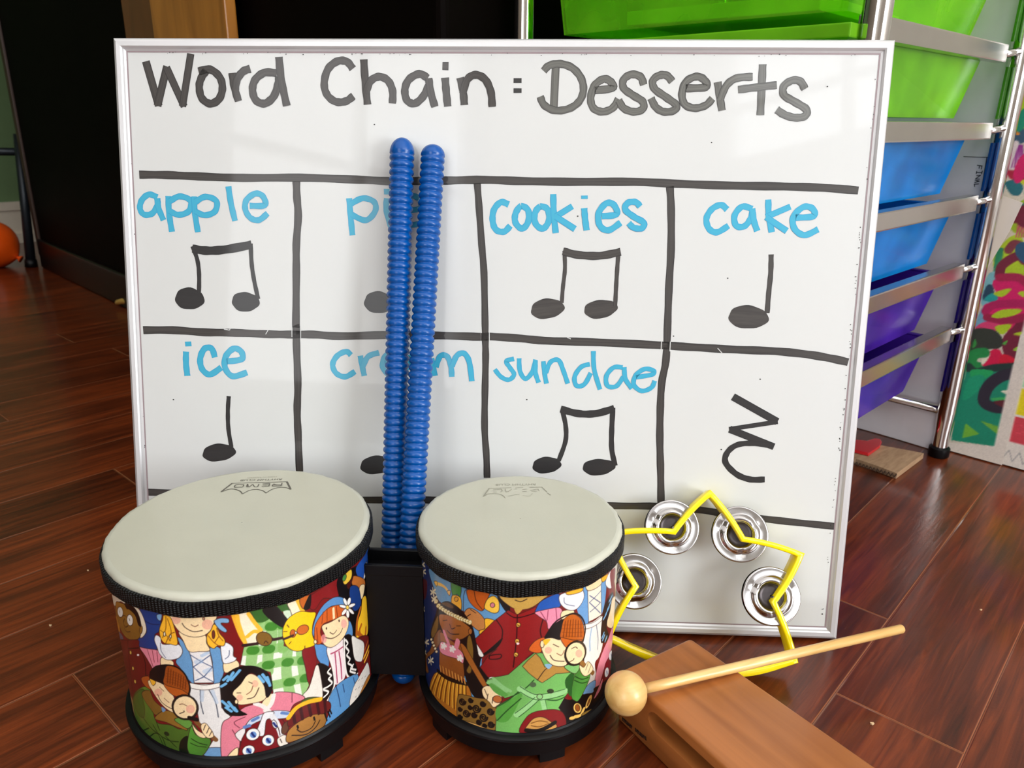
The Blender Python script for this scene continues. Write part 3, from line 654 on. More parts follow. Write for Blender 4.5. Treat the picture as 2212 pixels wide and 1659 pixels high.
    P(z1, [(250, 1030), (335, 935), (410, 960), (430, 1100), (470, 1260), (600, 1290), (700, 1330), (800, 1270), (900, 1380), (985, 1425), (935, 1540), (880, 1592), (780, 1580), (720, 1540), (640, 1548), (540, 1520), (400, 1430), (300, 1340), (262, 1170)], (78, 112, 38), shade=.25)
    P(z1, [(355, 960), (340, 1030), (360, 1130), (350, 1220), (300, 1190), (262, 1100), (255, 1030), (310, 965)], (66, 100, 36))
    P(z1, [(700, 1440), (770, 1400), (770, 1575), (690, 1550)], (14, 22, 12), line=0)
    P(z1, [(800, 1300), (845, 1385), (985, 1430), (935, 1550), (870, 1592), (790, 1565), (762, 1480)], (72, 128, 44), shade=.2)
    S(z1, [(800, 1420), (870, 1460), (950, 1480)], .6, (20, 44, 18)); S(z1, [(790, 1460), (860, 1490), (940, 1500)], .5, (20, 44, 18))
    for q in ([(345, 1220), (430, 1330), (520, 1400), (570, 1530)], [(440, 1290), (500, 1400), (540, 1500)], [(390, 1420), (450, 1370), (500, 1380)], [(520, 1400), (600, 1440), (680, 1450)], [(470, 1260), (500, 1340)], [(330, 1350), (400, 1320)], [(560, 1400), (660, 1500)]): S(z1, q, .7, (20, 42, 16))
    E(z1, 568, 1375, 24, 16, 30, (26, 44, 20))
    P(z1, [(332, 1000), (400, 965), (450, 1060), (530, 1140), (470, 1200), (415, 1140)], OL); P(z1, [(455, 1230), (540, 1158), (660, 1190), (765, 1335), (690, 1320), (560, 1265)], (140, 102, 40))
    P(z1, [(520, 1120), (560, 1150), (530, 1170)], (110, 150, 190), line=0)
    P(z1, [(640, 1240), (720, 1220), (812, 1270), (770, 1325), (700, 1290)], (96, 146, 62))
    P(z1, [(328, 850), (395, 832), (412, 900), (425, 960), (360, 920)], (168, 82, 30))
    P(z1, [(398, 870), (470, 880), (550, 920), (620, 1000), (645, 1060), (655, 1175), (560, 1135), (480, 1045), (430, 965), (398, 910)], SK)
    P(z1, [(410, 855), (465, 885), (445, 920), (425, 905)], YE); E(z1, 490, 985, 38, 36, 0, CH, line=0, a=.6)
    S(z1, [(484, 1005), (520, 1075), (600, 1132), (642, 1135)], .55); S(z1, [(500, 935), (540, 972)], .5, (120, 70, 50)); S(z1, [(545, 1040), (590, 1080)], .5, (120, 70, 50))
    P(z1, [(545, 895), (680, 938), (780, 995), (765, 1022), (640, 1018), (560, 945)], (176, 86, 28))
    P(z1, [(408, 850), (415, 790), (470, 745), (570, 735), (560, 830), (548, 905), (480, 880)], K, line=0)
    P(z1, [(570, 735), (660, 750), (740, 820), (778, 900), (775, 995), (700, 955), (545, 905), (548, 820)], (150, 72, 22))
    for i in range(8): S(z1, [(585 + i * 24, 755 + i * 14), (575 + i * 24, 895 + i * 9)], .45, (90, 34, 12))
    for i in range(5): S(z1, [(560, 780 + i * 25), (660, 800 + i * 26), (760, 850 + i * 28)], .35, (110, 46, 14), a=.7)
    S(z1, [(412, 800), (470, 742), (590, 728), (690, 762), (755, 838), (788, 940), (775, 1010)], 1.1, K)
    E(z1, 742, 1125, 120, 112, 25, SK, ring=1.5, lc=K); E(z1, 792, 1142, 42, 40, 0, CH, line=0, a=.6)
    S(z1, [(690, 1184), (732, 1168), (730, 1158)], .5); S(z1, [(690, 1098), (722, 1094), (757, 1112)], .5, (120, 70, 50))
    S(z1, [(850, 1265), (940, 1345), (1030, 1430)], 3.2, (120, 78, 40), smooth=False); S(z1, [(785, 1225), (850, 1240)], 3, K, smooth=False)
    P(z1, [(806, 1275), (850, 1335), (940, 1390), (925, 1415), (870, 1400), (830, 1350)], SK)
    P(z1, [(892, 1290), (935, 1275), (975, 1320), (1005, 1365), (1008, 1405), (950, 1412), (900, 1350)], SK)
    S(z1, [(935, 1290), (915, 1340)], .45); S(z1, [(970, 1315), (945, 1370)], .45); S(z1, [(995, 1350), (970, 1395)], .45)
    # --- chequered dress with banjo
    P(z2, [(600, 380), (820, 240), (820, 370), (780, 400), (700, 400), (640, 480), (600, 470)], (126, 24, 28))
    dress = [(140, 495), (240, 470), (330, 540), (400, 610), (400, 760), (540, 800), (560, 900), (592, 1060), (550, 1145), (320, 1125), (300, 960), (200, 925), (68, 905), (96, 770), (200, 745), (320, 700), (240, 650), (200, 600), (160, 560)]
    p.poly(z2(dress), (224, 228, 214), smooth=False); clip = p.last
    for q in ([(205, 480), (215, 560)], [(165, 760), (150, 905)], [(300, 560), (310, 700), (280, 830), (280, 960)], [(430, 800), (420, 960), (450, 1140)], [(530, 800), (550, 960), (580, 1140)], [(395, 600), (395, 780)]): S(z2, q, 6.2, (122, 176, 92), clip=clip, a=.8)
    for q in ([(80, 800), (250, 790), (420, 760)], [(230, 915), (400, 880), (580, 870)], [(300, 1060), (450, 1030), (600, 990)], [(180, 600), (300, 610), (420, 590)], [(140, 520), (300, 500)]): S(z2, q, 6.2, (122, 176, 92), clip=clip, a=.8)
    for q in ((165, 795), (282, 905), (285, 785), (430, 885), (548, 870), (445, 1035), (565, 1005), (305, 612), (400, 600)): S(z2, [(q[0] - 12, q[1]), (q[0] + 12, q[1])], 5.6, (62, 128, 42), clip=clip)
    P(z2, [(140, 500), (240, 480), (290, 550), (200, 582)], (50, 96, 36), line=0)
    P(z2, [(350, 455), (440, 440), (452, 492), (390, 500)], (50, 96, 36), line=0)
    P(z2, [(395, 500), (452, 492), (475, 545), (440, 570)], (200, 218, 190), line=0)
    P(z2, [(236, 482), (335, 455), (400, 520), (450, 592), (400, 624), (290, 556)], K, line=0)
    P(z2, [(40, 515), (140, 505), (180, 570), (215, 625), (240, 665), (190, 735), (110, 745), (60, 650), (45, 590)], (238, 224, 196))
    P(z2, [(0, 520), (40, 515), (55, 610), (100, 745), (60, 690), (20, 590)], (236, 170, 50), line=0)
    for q in ([(45, 530), (58, 600), (105, 735)], [(130, 515), (175, 580), (225, 640)], [(120, 690), (170, 650), (210, 655)]): S(z2, q, 2.2, (240, 182, 56))
    P(z2, [(430, 432), (520, 400), (535, 440), (562, 500), (480, 545), (450, 490)], (240, 228, 196)); S(z2, [(505, 410), (548, 505)], 2.5, YE)
    P(z2, [(522, 402), (602, 372), (590, 430), (545, 475)], (190, 96, 34)); P(z2, [(590, 380), (610, 372), (600, 470), (550, 478)], K, line=0)
    S(z2, [(90, 755), (200, 742)], 1.9, (46, 24, 26)); S(z2, [(290, 716), (380, 700), (480, 668)], 1.9, (46, 24, 26))
    E(z2, 250, 706, 62, 52, 20, (122, 88, 34)); S(z2, [(250, 740), (262, 722), (280, 738)], .5)
    P(z2, [(520, 498), (600, 502), (645, 510), (620, 600), (622, 690), (655, 745), (590, 775), (500, 800), (430, 770), (395, 700), (396, 620), (440, 545)], (246, 196, 24))
    E(z2, 545, 636, 48, 34, -28, (198, 100, 34)); E(z2, 470, 665, 22, 30, 0, (190, 92, 30)); E(z2, 492, 660, 8, 10, 0, WH)
    S(z2, [(400, 708), (470, 680)], 1.6, (56, 30, 24))
    for q in ([(400, 650), (425, 650)], [(425, 600), (440, 618)], [(440, 745), (455, 728)], [(560, 780), (560, 760)], [(398, 700), (420, 705)]): S(z2, q, .5)
    P(z2, [(540, 800), (600, 770), (650, 760), (655, 850), (640, 930), (590, 1040), (565, 930)], (122, 24, 28))
    # --- girl with blue hat
    P(z2, [(815, 240), (950, 150), (1040, 140), (1060, 520), (1040, 700), (960, 720), (880, 700), (900, 560), (860, 430), (820, 380)], K, line=0)
    P(z2, [(950, 165), (1030, 50), (1035, 180), (990, 260)], (30, 78, 168)); P(z2, [(1035, 60), (1075, 40), (1070, 150), (1030, 215), (1005, 260)], WH); P(z2, [(1035, 60), (1062, 70), (1050, 160)], (226, 160, 60))
    P(z2, [(930, 225), (1015, 255), (1012, 325), (960, 312), (920, 290)], (186, 106, 44)); P(z2, [(980, 305), (1016, 295), (1000, 392), (976, 392)], SK)
    P(z2, [(905, 315), (945, 298), (975, 330), (988, 440), (940, 495), (905, 420)], NV)
    P(z2, [(848, 250), (880, 200), (915, 178), (915, 240), (868, 292)], (226, 188, 60)); E(z2, 862, 240, 14, 28, 20, (70, 130, 60)); P(z2, [(880, 290), (915, 250), (940, 190), (900, 320)], (70, 20, 16))
    P(z2, [(1000, 395), (1030, 400), (1042, 640), (1010, 690), (955, 695), (948, 640), (968, 560), (990, 490)], (244, 190, 40))
    for q in ([(985, 470), (960, 560), (955, 670)], [(1000, 690), (960, 660)], [(990, 600), (975, 650), (990, 690)], [(1025, 620), (1020, 690)]): S(z2, q, 2.6, (180, 92, 26))
    P(z2, [(960, 700), (1048, 690), (1050, 860), (1000, 900), (950, 960), (920, 800)], (104, 26, 24)); S(z2, [(1048, 760), (1010, 850)], 2, (236, 176, 50)); S(z2, [(1048, 800), (1015, 880)], 1.8, (236, 176, 50)); S(z2, [(1040, 720), (1012, 800)], 1.6, OR_)
    P(z2, [(618, 640), (645, 540), (700, 450), (770, 395), (830, 385), (872, 410), (862, 455), (760, 458), (680, 545), (640, 680), (622, 680)], (86, 138, 192))
    P(z2, [(855, 690), (880, 590), (905, 570), (925, 630), (918, 690)], (86, 138, 192))
    P(z2, [(640, 745), (735, 770), (742, 915), (700, 912), (655, 855), (642, 800)], (86, 138, 192))
    P(z2, [(730, 770), (860, 715), (872, 980), (790, 1055), (765, 930)], (232, 220, 220))
    for q in ([(790, 815), (800, 930), (808, 1040)], [(820, 800), (835, 900), (842, 1010)], [(752, 822), (800, 800), (856, 762)]): S(z2, q, .9, (168, 50, 90))
    P(z2, [(855, 700), (920, 688), (940, 860), (962, 965), (890, 1002), (870, 900)], K); P(z2, [(660, 895), (740, 918), (785, 990), (782, 1090), (722, 1172), (690, 1165), (672, 1010)], K)
    for q in ([(870, 712), (888, 740), (872, 765), (896, 800), (880, 830), (905, 860), (890, 890), (925, 915), (905, 950), (945, 965)], [(755, 930), (735, 960), (762, 985), (742, 1010), (768, 1040), (735, 1070), (700, 1090), (740, 1110), (705, 1150)], [(930, 900), (910, 930), (950, 940)]): S(z2, q, 1.2, WH)
    for q in ([(860, 705), (864, 850), (880, 975), (915, 998), (962, 970)], [(742, 800), (775, 930), (785, 1060), (735, 1172)]): S(z2, q, 1.3, WH)
    P(z2, [(918, 685), (960, 700), (1012, 740), (1000, 860), (975, 880), (940, 860), (925, 780)], (226, 222, 214)); P(z2, [(645, 910), (672, 935), (692, 1165), (545, 1148), (590, 1080), (620, 990)], (226, 220, 208))
    P(z2, [(785, 1080), (870, 1010), (962, 975), (972, 1090), (915, 1210), (800, 1310), (715, 1370), (752, 1240), (740, 1175)], (84, 140, 190))
    for q in ([(800, 1070), (820, 1150), (832, 1220)], [(850, 1050), (862, 1110)], [(930, 1000), (945, 1060)]): S(z2, q, .7, (36, 66, 110))
    P(z2, [(970, 1000), (1010, 930), (1040, 885), (1055, 990), (1000, 1120), (905, 1218), (925, 1090)], (222, 216, 206)); P(z2, [(1020, 1030), (1055, 975), (1055, 1070), (975, 1150)], (170, 110, 46))
    for i in range(14): S(z2, [(945 + (i % 4) * 24, 1150 - i * 14), (952 + (i % 4) * 24, 1140 - i * 14)], .5, (90, 80, 76))
    P(z2, [(632, 690), (640, 600), (690, 520), (750, 465), (830, 448), (868, 490), (835, 540), (750, 570), (695, 600), (680, 660), (700, 720), (668, 748), (640, 735)], (200, 92, 36))
    for q in ([(700, 500), (690, 590)], [(730, 480), (730, 570)], [(800, 460), (810, 540)], [(650, 620), (660, 740)]): S(z2, q, .5, (120, 44, 16))
    P(z2, [(690, 610), (760, 575), (840, 530), (880, 540), (895, 590), (870, 670), (820, 735), (755, 772), (700, 740), (712, 680)], SK); S(z2, [(778, 475), (782, 545)], 1.8, SK)
    E(z2, 705, 705, 22, 34, 0, (232, 150, 150), line=0, a=.7); E(z2, 858, 590, 22, 34, 0, (232, 150, 150), line=0, a=.6)
    S(z2, [(718, 695), (768, 702), (825, 668), (847, 625)], .55); S(z2, [(752, 656), (778, 668), (802, 640)], .5); S(z2, [(724, 622), (726, 630)], .9); S(z2, [(820, 562), (823, 572)], .9)
    E(z2, 640, 728, 12, 16, 0, SK)
    for i in range(7):
        a = i * 2 * math.pi / 7 - .3; E(z2, 885 + 33 * math.cos(a), 466 + 50 * math.sin(a), 31, 13, math.degrees(math.atan2(50 * math.sin(a), 33 * math.cos(a))), (240, 238, 232))
    E(z2, 885, 466, 12, 17, 0, (240, 206, 90))
    # --- black-haired girl in pink
    P(z0, [(930, 1290), (972, 1252), (992, 1290), (965, 1325), (920, 1320)], SK)
    P(z0, [(800, 1345), (840, 1322), (900, 1312), (960, 1330), (985, 1290), (990, 1250), (1040, 1244), (1110, 1252), (1155, 1278), (1095, 1312), (1062, 1365), (1000, 1352), (870, 1388), (810, 1470), (795, 1560), (745, 1596), (702, 1604), (702, 1430), (745, 1385)], (216, 124, 142))
    for q in ([(1085, 1250), (1085, 1300)], [(800, 1440), (770, 1410), (830, 1380)], [(790, 1500), (760, 1450)]): S(z0, q, .5, (110, 44, 60))
    P(z0, [(775, 1475), (830, 1440), (815, 1515)], (226, 222, 220)); P(z0, [(735, 1598), (765, 1560), (792, 1548), (785, 1598)], SK)
    P(z0, [(850, 1428), (930, 1392), (1030, 1388), (1062, 1440), (1062, 1530), (920, 1580), (788, 1600), (812, 1500)], (116, 20, 26), smooth=False)
    P(z0, [(828, 1440), (860, 1392), (940, 1358), (1000, 1345), (1072, 1352), (1062, 1384), (930, 1396), (850, 1432)], (196, 206, 222))
    S(z0, [(870, 1400), (900, 1384)], 2, (92, 124, 180)); S(z0, [(1030, 1358), (1060, 1362)], 2, (92, 124, 180)); S(z0, [(828, 1436), (852, 1428)], 2.4, (92, 124, 180))
    S(z0, [(985, 1262), (972, 1310), (940, 1345)], 2.6, (226, 222, 216)); S(z0, [(885, 1308), (925, 1322), (960, 1350)], 2.6, (226, 222, 216))
    P(z0, [(935, 1358), (985, 1352), (975, 1385), (945, 1400), (932, 1480), (892, 1470), (915, 1400)], (224, 224, 226)); S(z0, [(975, 1375), (1005, 1420), (1030, 1490)], 3.2, (218, 218, 220)); S(z0, [(985, 1395), (1010, 1440), (1020, 1480)], .5)
    for (x, y, rx, ry) in ((872, 1475, 38, 32), (955, 1507, 34, 30), (848, 1562, 35, 27), (990, 1420, 13, 24)):
        E(z0, x, y, rx, ry, -20, (230, 230, 228)); E(z0, x + 2, y + 2, rx * .48, ry * .55, -20, (100, 140, 196), line=0); S(z0, [(x - 6, y - 8), (x + 2, y + 4), (x + 10, y + 12)], 1.3, (26, 44, 110))
    P(z0, [(1005, 1500), (1050, 1478), (1062, 1530), (1018, 1540)], (226, 218, 206)); S(z0, [(1020, 1500), (1030, 1520)], .5)
    P(z0, [(762, 1250), (800, 1200), (850, 1148), (895, 1160), (930, 1205), (948, 1262), (925, 1292), (870, 1306), (800, 1314), (775, 1290)], SK)
    P(z0, [(692, 1200), (710, 1160), (775, 1115), (840, 1102), (900, 1108), (955, 1140), (980, 1200), (972, 1250), (945, 1275), (930, 1205), (892, 1155), (850, 1145), (805, 1205), (762, 1250), (785, 1285), (800, 1340), (842, 1368), (760, 1374), (712, 1345), (698, 1260)], K, line=0)
    for a, b in (((712, 1180), (735, 1160)), ((735, 1185), (765, 1140)), ((755, 1180), (800, 1128)), ((700, 1215), (725, 1200)), ((905, 1160), (930, 1190)), ((925, 1150), (958, 1195)), ((950, 1165), (965, 1210)), ((705, 1295), (740, 1325)), ((740, 1300), (775, 1345)), ((725, 1330), (755, 1350)), ((770, 1330), (785, 1350))): S(z0, [a, b], 1.7, (104, 168, 212))
    E(z0, 884, 1200, 18, 20, 0, CH, line=0, a=.5); E(z0, 800, 1275, 18, 18, 0, CH, line=0, a=.5); E(z0, 782, 1298, 9, 12, 0, SK)
    S(z0, [(842, 1282), (880, 1270), (905, 1222)], .55); S(z0, [(838, 1258), (862, 1240), (872, 1212)], .5, (120, 70, 50)); S(z0, [(850, 1190), (868, 1198)], .5); S(z0, [(785, 1250), (806, 1250)], .5)
    # --- child in knitted hat
    E(z0, 1048, 1440, 18, 36, 20, (96, 60, 44))
    P(z0, [(1058, 1470), (1090, 1430), (1150, 1390), (1210, 1365), (1268, 1362), (1268, 1412), (1235, 1448), (1150, 1490), (1060, 1518)], (158, 110, 52), shade=.1)
    P(z0, [(1108, 1335), (1150, 1285), (1190, 1272), (1240, 1276), (1180, 1300)], (66, 84, 34))
    P(z0, [(1062, 1400), (1085, 1350), (1140, 1315), (1220, 1288), (1290, 1300), (1292, 1345), (1262, 1362), (1200, 1368), (1130, 1400), (1068, 1432)], (100, 26, 26))
    for q in ([(1090, 1350), (1100, 1410)], [(1130, 1325), (1142, 1392)], [(1175, 1308), (1188, 1372)], [(1220, 1295), (1232, 1362)], [(1262, 1295), (1268, 1350)]): S(z0, q, 2, (56, 14, 18))
    S(z0, [(1066, 1385), (1110, 1330), (1175, 1298), (1240, 1284)], 3.0, (232, 176, 40))
    S(z0, [(1114, 1428), (1118, 1440)], 1.2, K); S(z0, [(1204, 1382), (1208, 1396)], 1.2, K)
    S(z0, [(1112, 1448), (1140, 1462), (1190, 1440), (1212, 1402)], .7); S(z0, [(1085, 1480), (1160, 1475), (1210, 1440), (1236, 1398)], .8)
    for q in ([(1262, 1360), (1275, 1400)], [(1280, 1350), (1292, 1380)], [(1290, 1340), (1300, 1362)]): S(z0, q, 1, K)

def art_right(p):
    z1, z2, z0 = Z((890, 1190), 3.952), Z((1120, 1190), 3.952), Z((780, 1000), 2.517)
    def P(z, pts, c, **k): p.poly(z(pts), c, **k)
    def S(z, pts, w, c=LN, **k): p.stroke(z(pts), c, w, **k)
    def E(z, x, y, rx, ry, rot, c, **k): p.ell(x, y, rx, ry, rot, c, z, **k)
    P(z1, [(30, 60), (150, 120), (240, 430), (210, 700), (250, 1000), (160, 1160), (60, 1100)], (20, 38, 88), line=0)
    P(z1, [(80, 255), (125, 255), (118, 400), (84, 390)], (74, 18, 26), line=0)
    P(z1, [(145, 150), (300, 230), (420, 290), (490, 330), (470, 400), (480, 520), (340, 470), (232, 430), (180, 300)], (92, 146, 188))
    S(z1, [(200, 275), (250, 290), (290, 320), (312, 360)], 2.2, (222, 176, 96)); P(z1, [(188, 262), (215, 262), (210, 302)], (222, 176, 96)); P(z1, [(298, 345), (328, 340), (320, 382)], (222, 176, 96))
    P(z1, [(335, 265), (415, 292), (412, 392), (385, 370), (350, 392)], (66, 130, 56)); P(z1, [(345, 380), (415, 402), (415, 515), (342, 470)], (228, 166, 50)); E(z1, 378, 412, 17, 20, 0, (214, 150, 50))
    P(z1, [(470, 320), (690, 360), (745, 400), (805, 545), (720, 605), (640, 640), (560, 720), (520, 760), (480, 620), (440, 500)], (96, 150, 196))
    P(z1, [(538, 680), (620, 700), (600, 860), (590, 1020), (560, 1010), (575, 880), (520, 800)], (96, 150, 196), line=0)
    P(z1, [(440, 1045), (520, 1040), (570, 1055), (570, 1140), (548, 1268), (508, 1262), (470, 1150)], (80, 140, 186))
    P(z1, [(480, 328), (650, 355), (650, 400), (610, 505), (560, 500), (500, 445), (474, 390)], (188, 88, 28)); S(z1, [(530, 340), (550, 430), (600, 500)], .5)
    P(z1, [(618, 480), (645, 410), (700, 385), (742, 430), (742, 510), (705, 532), (650, 512)], (242, 194, 70)); E(z1, 688, 463, 20, 21, 0, (206, 122, 132))
    P(z1, [(448, 525), (490, 488), (560, 518), (622, 590), (628, 670), (590, 690), (520, 645), (468, 580)], (190, 126, 70)); S(z1, [(470, 560), (500, 540)], .5); S(z1, [(500, 500), (545, 530)], .5)
    P(z1, [(625, 578), (720, 600), (700, 650), (650, 700), (588, 728), (575, 682), (622, 660)], (240, 180, 46))
    # man in maroon coat
    P(z0, [(560, 880), (640, 1010), (640, 1100), (700, 1170), (660, 1290), (590, 1230), (530, 1000)], K, line=0)
    P(z0, [(738, 716), (790, 716), (812, 800), (780, 800)], K, line=0)
    P(z0, [(760, 715), (1010, 712), (985, 745), (930, 785), (870, 798), (810, 780)], (196, 156, 76), shade=.1)
    S(z0, [(838, 745), (868, 754), (902, 740)], .6); P(z0, [(835, 790), (880, 790), (850, 822)], (190, 150, 72), line=0)
    P(z0, [(608, 968), (660, 920), (720, 862), (800, 800), (850, 825), (950, 782), (1010, 862), (1035, 930), (980, 990), (900, 1060), (830, 1180), (760, 1190), (690, 1165), (648, 1110), (690, 1050), (740, 1010), (664, 1052), (640, 1010)], (134, 26, 28), smooth=False, shade=.1)
    P(z0, [(770, 950), (740, 1005), (660, 1055), (645, 1110), (640, 1060), (700, 1010)], K, line=0)
    P(z0, [(610, 960), (640, 1000), (668, 1048), (640, 1046)], (232, 230, 224))
    for q in ([(850, 828), (845, 960), (828, 1110)], [(735, 852), (768, 905), (765, 960)], [(792, 815), (845, 842), (955, 812)], [(700, 1046), (758, 1040), (755, 1062), (700, 1066), (700, 1046)], [(990, 850), (975, 910), (985, 960)]): S(z0, q, .7, (40, 8, 12))
    for q in ((855, 880), (849, 968), (843, 1042)): E(z0, *q, 12, 12, 0, (222, 172, 70)); S(z0, [(q[0] - 5, q[1]), (q[0] + 4, q[1] + 4)], .8, (120, 70, 24))
    E(z0, 853, 982, 8, 6, 0, (236, 200, 200), line=0)
    # flower-crowned dancer
    P(z1, [(196, 560), (225, 470), (290, 428), (360, 455), (440, 525), (515, 640), (545, 760), (570, 900), (570, 1000), (530, 1045), (430, 1045), (420, 850), (380, 760), (260, 700), (205, 720), (160, 745), (165, 660)], (24, 14, 12), line=0)
    P(z1, [(200, 590), (225, 555), (216, 680), (176, 745), (164, 690)], (120, 88, 38)); P(z1, [(475, 740), (500, 728), (525, 860), (505, 1035), (465, 1022), (492, 950), (470, 830)], (124, 92, 36)); P(z1, [(255, 450), (300, 440), (350, 470), (340, 490)], (96, 64, 30), line=0)
    P(z1, [(240, 540), (330, 555), (420, 598), (480, 640), (512, 680), (490, 712), (430, 752), (350, 762), (290, 722), (250, 655), (232, 590)], (156, 92, 40), shade=.12)
    E(z1, 498, 688, 16, 25, 0, (164, 98, 44)); S(z1, [(300, 678), (335, 708), (402, 710)], .55); S(z1, [(322, 625), (338, 665), (368, 655)], .5); S(z1, [(265, 595), (300, 590)], .5); S(z1, [(380, 640), (415, 640)], .5)
    P(z1, [(240, 670), (262, 740), (190, 860), (125, 930), (142, 1032), (118, 1024), (98, 905), (150, 850), (195, 720)], (126, 76, 36))
    P(z1, [(245, 690), (330, 760), (380, 790), (440, 800), (440, 960), (440, 1095), (340, 1085), (240, 1005), (240, 780)], (146, 82, 34), shade=.1)
    P(z1, [(415, 790), (465, 830), (560, 1000), (640, 1140), (612, 1165), (520, 1020), (440, 880)], (160, 94, 38))
    P(z1, [(244, 778), (300, 790), (380, 822), (437, 880), (435, 960), (380, 920), (245, 866)], (222, 132, 152)); S(z1, [(274, 690), (312, 792)], 2.8, PK); S(z1, [(392, 768), (374, 835)], 3.4, PK)
    for q in ((270, 812), (345, 838), (410, 915)):
        for i in range(5): a = i * 1.257; S(z1, [q, (q[0] + 20 * math.cos(a), q[1] + 22 * math.sin(a))], 1.8, (236, 228, 224))
    for i in range(15):
        t = i / 14; x = 205 + 290 * t; y = 430 + 150 * t ** .55 + 30 * t
        E(z1, x, y, 16, 20, i * 40, (232, 222, 182), lc=(150, 120, 60)); E(z1, x, y, 5, 6, 0, (222, 190, 80), line=0)
    for i in range(5): E(z1, 165 + i * 11, 755 + i * 26, 11, 13, 0, (232, 218, 180))
    for x, y in ((88, 120), (95, 180), (180, 350), (190, 410), (122, 780), (100, 870), (160, 935), (86, 500)):
        for i in range(3): a = .4 + i * 1.05; S(z1, [(x - 24 * math.cos(a), y - 34 * math.sin(a)), (x + 24 * math.cos(a), y + 34 * math.sin(a))], 1.2, (214, 204, 176))
    sk = [(212, 1035), (330, 1092), (462, 1132), (505, 1255), (402, 1240), (385, 1415), (270, 1350), (190, 1262), (150, 1185), (165, 1100)]
    p.poly(z1(sk), (176, 108, 32)); clip = p.last
    for i in range(26):
        f = i / 25; a0 = (215 + 245 * f, 1040 + 90 * f); b0 = (150 + 330 * f, 1200 + 230 * f)
        S(z1, [a0, ((a0[0] + b0[0]) / 2 - 6, (a0[1] + b0[1]) / 2), b0], .8, [(238, 186, 66), (96, 50, 16), (214, 150, 44)][i % 3], clip=clip)
    S(z1, [(220, 1022), (300, 1085), (462, 1132)], 3, (28, 20, 14))
    for i in range(9): S(z1, [(238 + i * 26, 975 + i * 14), (246 + i * 26, 1030 + i * 13)], .9, (214, 150, 70))
    # swirled cloth
    P(z1, [(392, 1240), (450, 1228), (560, 1255), (640, 1270), (722, 1350), (722, 1450), (705, 1535), (600, 1505), (430, 1445), (385, 1410)], (132, 98, 42))
    for x, y, r_ in ((430, 1285, 30), (500, 1275, 20), (550, 1345, 36), (605, 1305, 24), (670, 1370, 30), (465, 1385, 32), (530, 1400, 24), (610, 1420, 36), (675, 1480, 28), (410, 1350, 18), (570, 1460, 22), (495, 1335, 18), (410, 1415, 20), (620, 1490, 18)):
        S(z1, [(x + r_ * (1 - k / 22) * math.cos(k * .62), y + r_ * 1.05 * (1 - k / 22) * math.sin(k * .62)) for k in range(20)], 1.1, (20, 14, 12))
    P(z1, [(430, 1448), (530, 1470), (640, 1520), (540, 1520)], (210, 160, 90))
    # fist on the walking stick
    P(z1, [(655, 1085), (690, 1075), (720, 1110), (680, 1125)], (230, 226, 220))
    P(z1, [(598, 1180), (640, 1150), (700, 1172), (765, 1240), (762, 1290), (700, 1335), (660, 1290), (612, 1245)], SK); E(z1, 730, 1265, 40, 30, 10, (176, 98, 48)); 
    for q in ([(620, 1180), (640, 1230)], [(650, 1220), (640, 1270)], [(690, 1250), (685, 1300)]): S(z1, q, .5)
    # ---- right part: background figures
    P(z2, [(555, 640), (640, 600), (720, 560), (722, 780), (690, 900), (655, 960), (665, 1110), (600, 1190), (560, 1150), (560, 900), (545, 760)], (230, 226, 218))
    S(z2, [(625, 660), (610, 760), (612, 850)], 1.2, (150, 178, 206)); S(z2, [(665, 630), (680, 740), (676, 840)], .6, (80, 96, 120))
    P(z2, [(548, 300), (592, 290), (600, 450), (598, 610), (552, 625), (540, 500)], (100, 152, 202)); P(z2, [(705, 255), (752, 225), (742, 420), (706, 550), (700, 420)], (100, 152, 202)); P(z2, [(500, 470), (545, 430), (560, 620), (520, 560)], (100, 152, 202), line=0)
    P(z2, [(590, 300), (705, 240), (708, 545), (600, 605)], (234, 224, 206), smooth=False)
    for q in ([(608, 380), (700, 440), (612, 520)], [(704, 340), (606, 440), (700, 530)]): S(z2, q, .6, (70, 92, 132), smooth=False)
    P(z2, [(585, 285), (708, 230), (700, 290), (600, 340)], SK)
    P(z2, [(556, 630), (640, 610), (720, 550), (722, 580), (640, 645), (560, 665)], (236, 232, 222))
    P(z2, [(750, 240), (790, 170), (805, 260), (790, 320), (750, 300)], (232, 230, 228)); P(z2, [(710, 230), (765, 195), (750, 240), (720, 265)], YE)
    P(z2, [(150, 498), (200, 425), (340, 365), (362, 450), (335, 485), (160, 520)], (30, 82, 166)); 
    P(z2, [(150, 520), (335, 482), (378, 520), (372, 575), (262, 668), (240, 605), (170, 555)], (230, 136, 160))
    for q in ([(190, 520), (240, 600)], [(255, 505), (245, 590)], [(320, 490), (330, 600)]): S(z2, q, .5, (130, 50, 80))
    P(z2, [(375, 515), (470, 505), (468, 565), (370, 585)], SK)
    P(z2, [(352, 380), (440, 345), (540, 325), (560, 400), (505, 490), (430, 505), (362, 455)], (232, 232, 232)); S(z2, [(390, 400), (400, 450), (480, 470)], .5, (90, 100, 130)); P(z2, [(415, 350), (545, 315), (535, 348), (430, 375)], YE)
    P(z2, [(800, 350), (814, 430), (780, 560), (752, 640), (775, 740), (722, 785), (703, 760), (712, 600), (740, 450)], (22, 16, 20), line=0)
    for a, b in (((800, 380), (775, 430)), ((790, 430), (760, 500)), ((775, 480), (745, 540)), ((750, 540), (728, 580)), ((735, 720), (720, 760)), ((755, 730), (740, 770)), ((730, 700), (714, 740))): S(z2, [a, b], 1.7, (110, 170, 212))
    P(z2, [(805, 400), (835, 400), (845, 560), (805, 650), (765, 650), (758, 600), (785, 500)], SK)
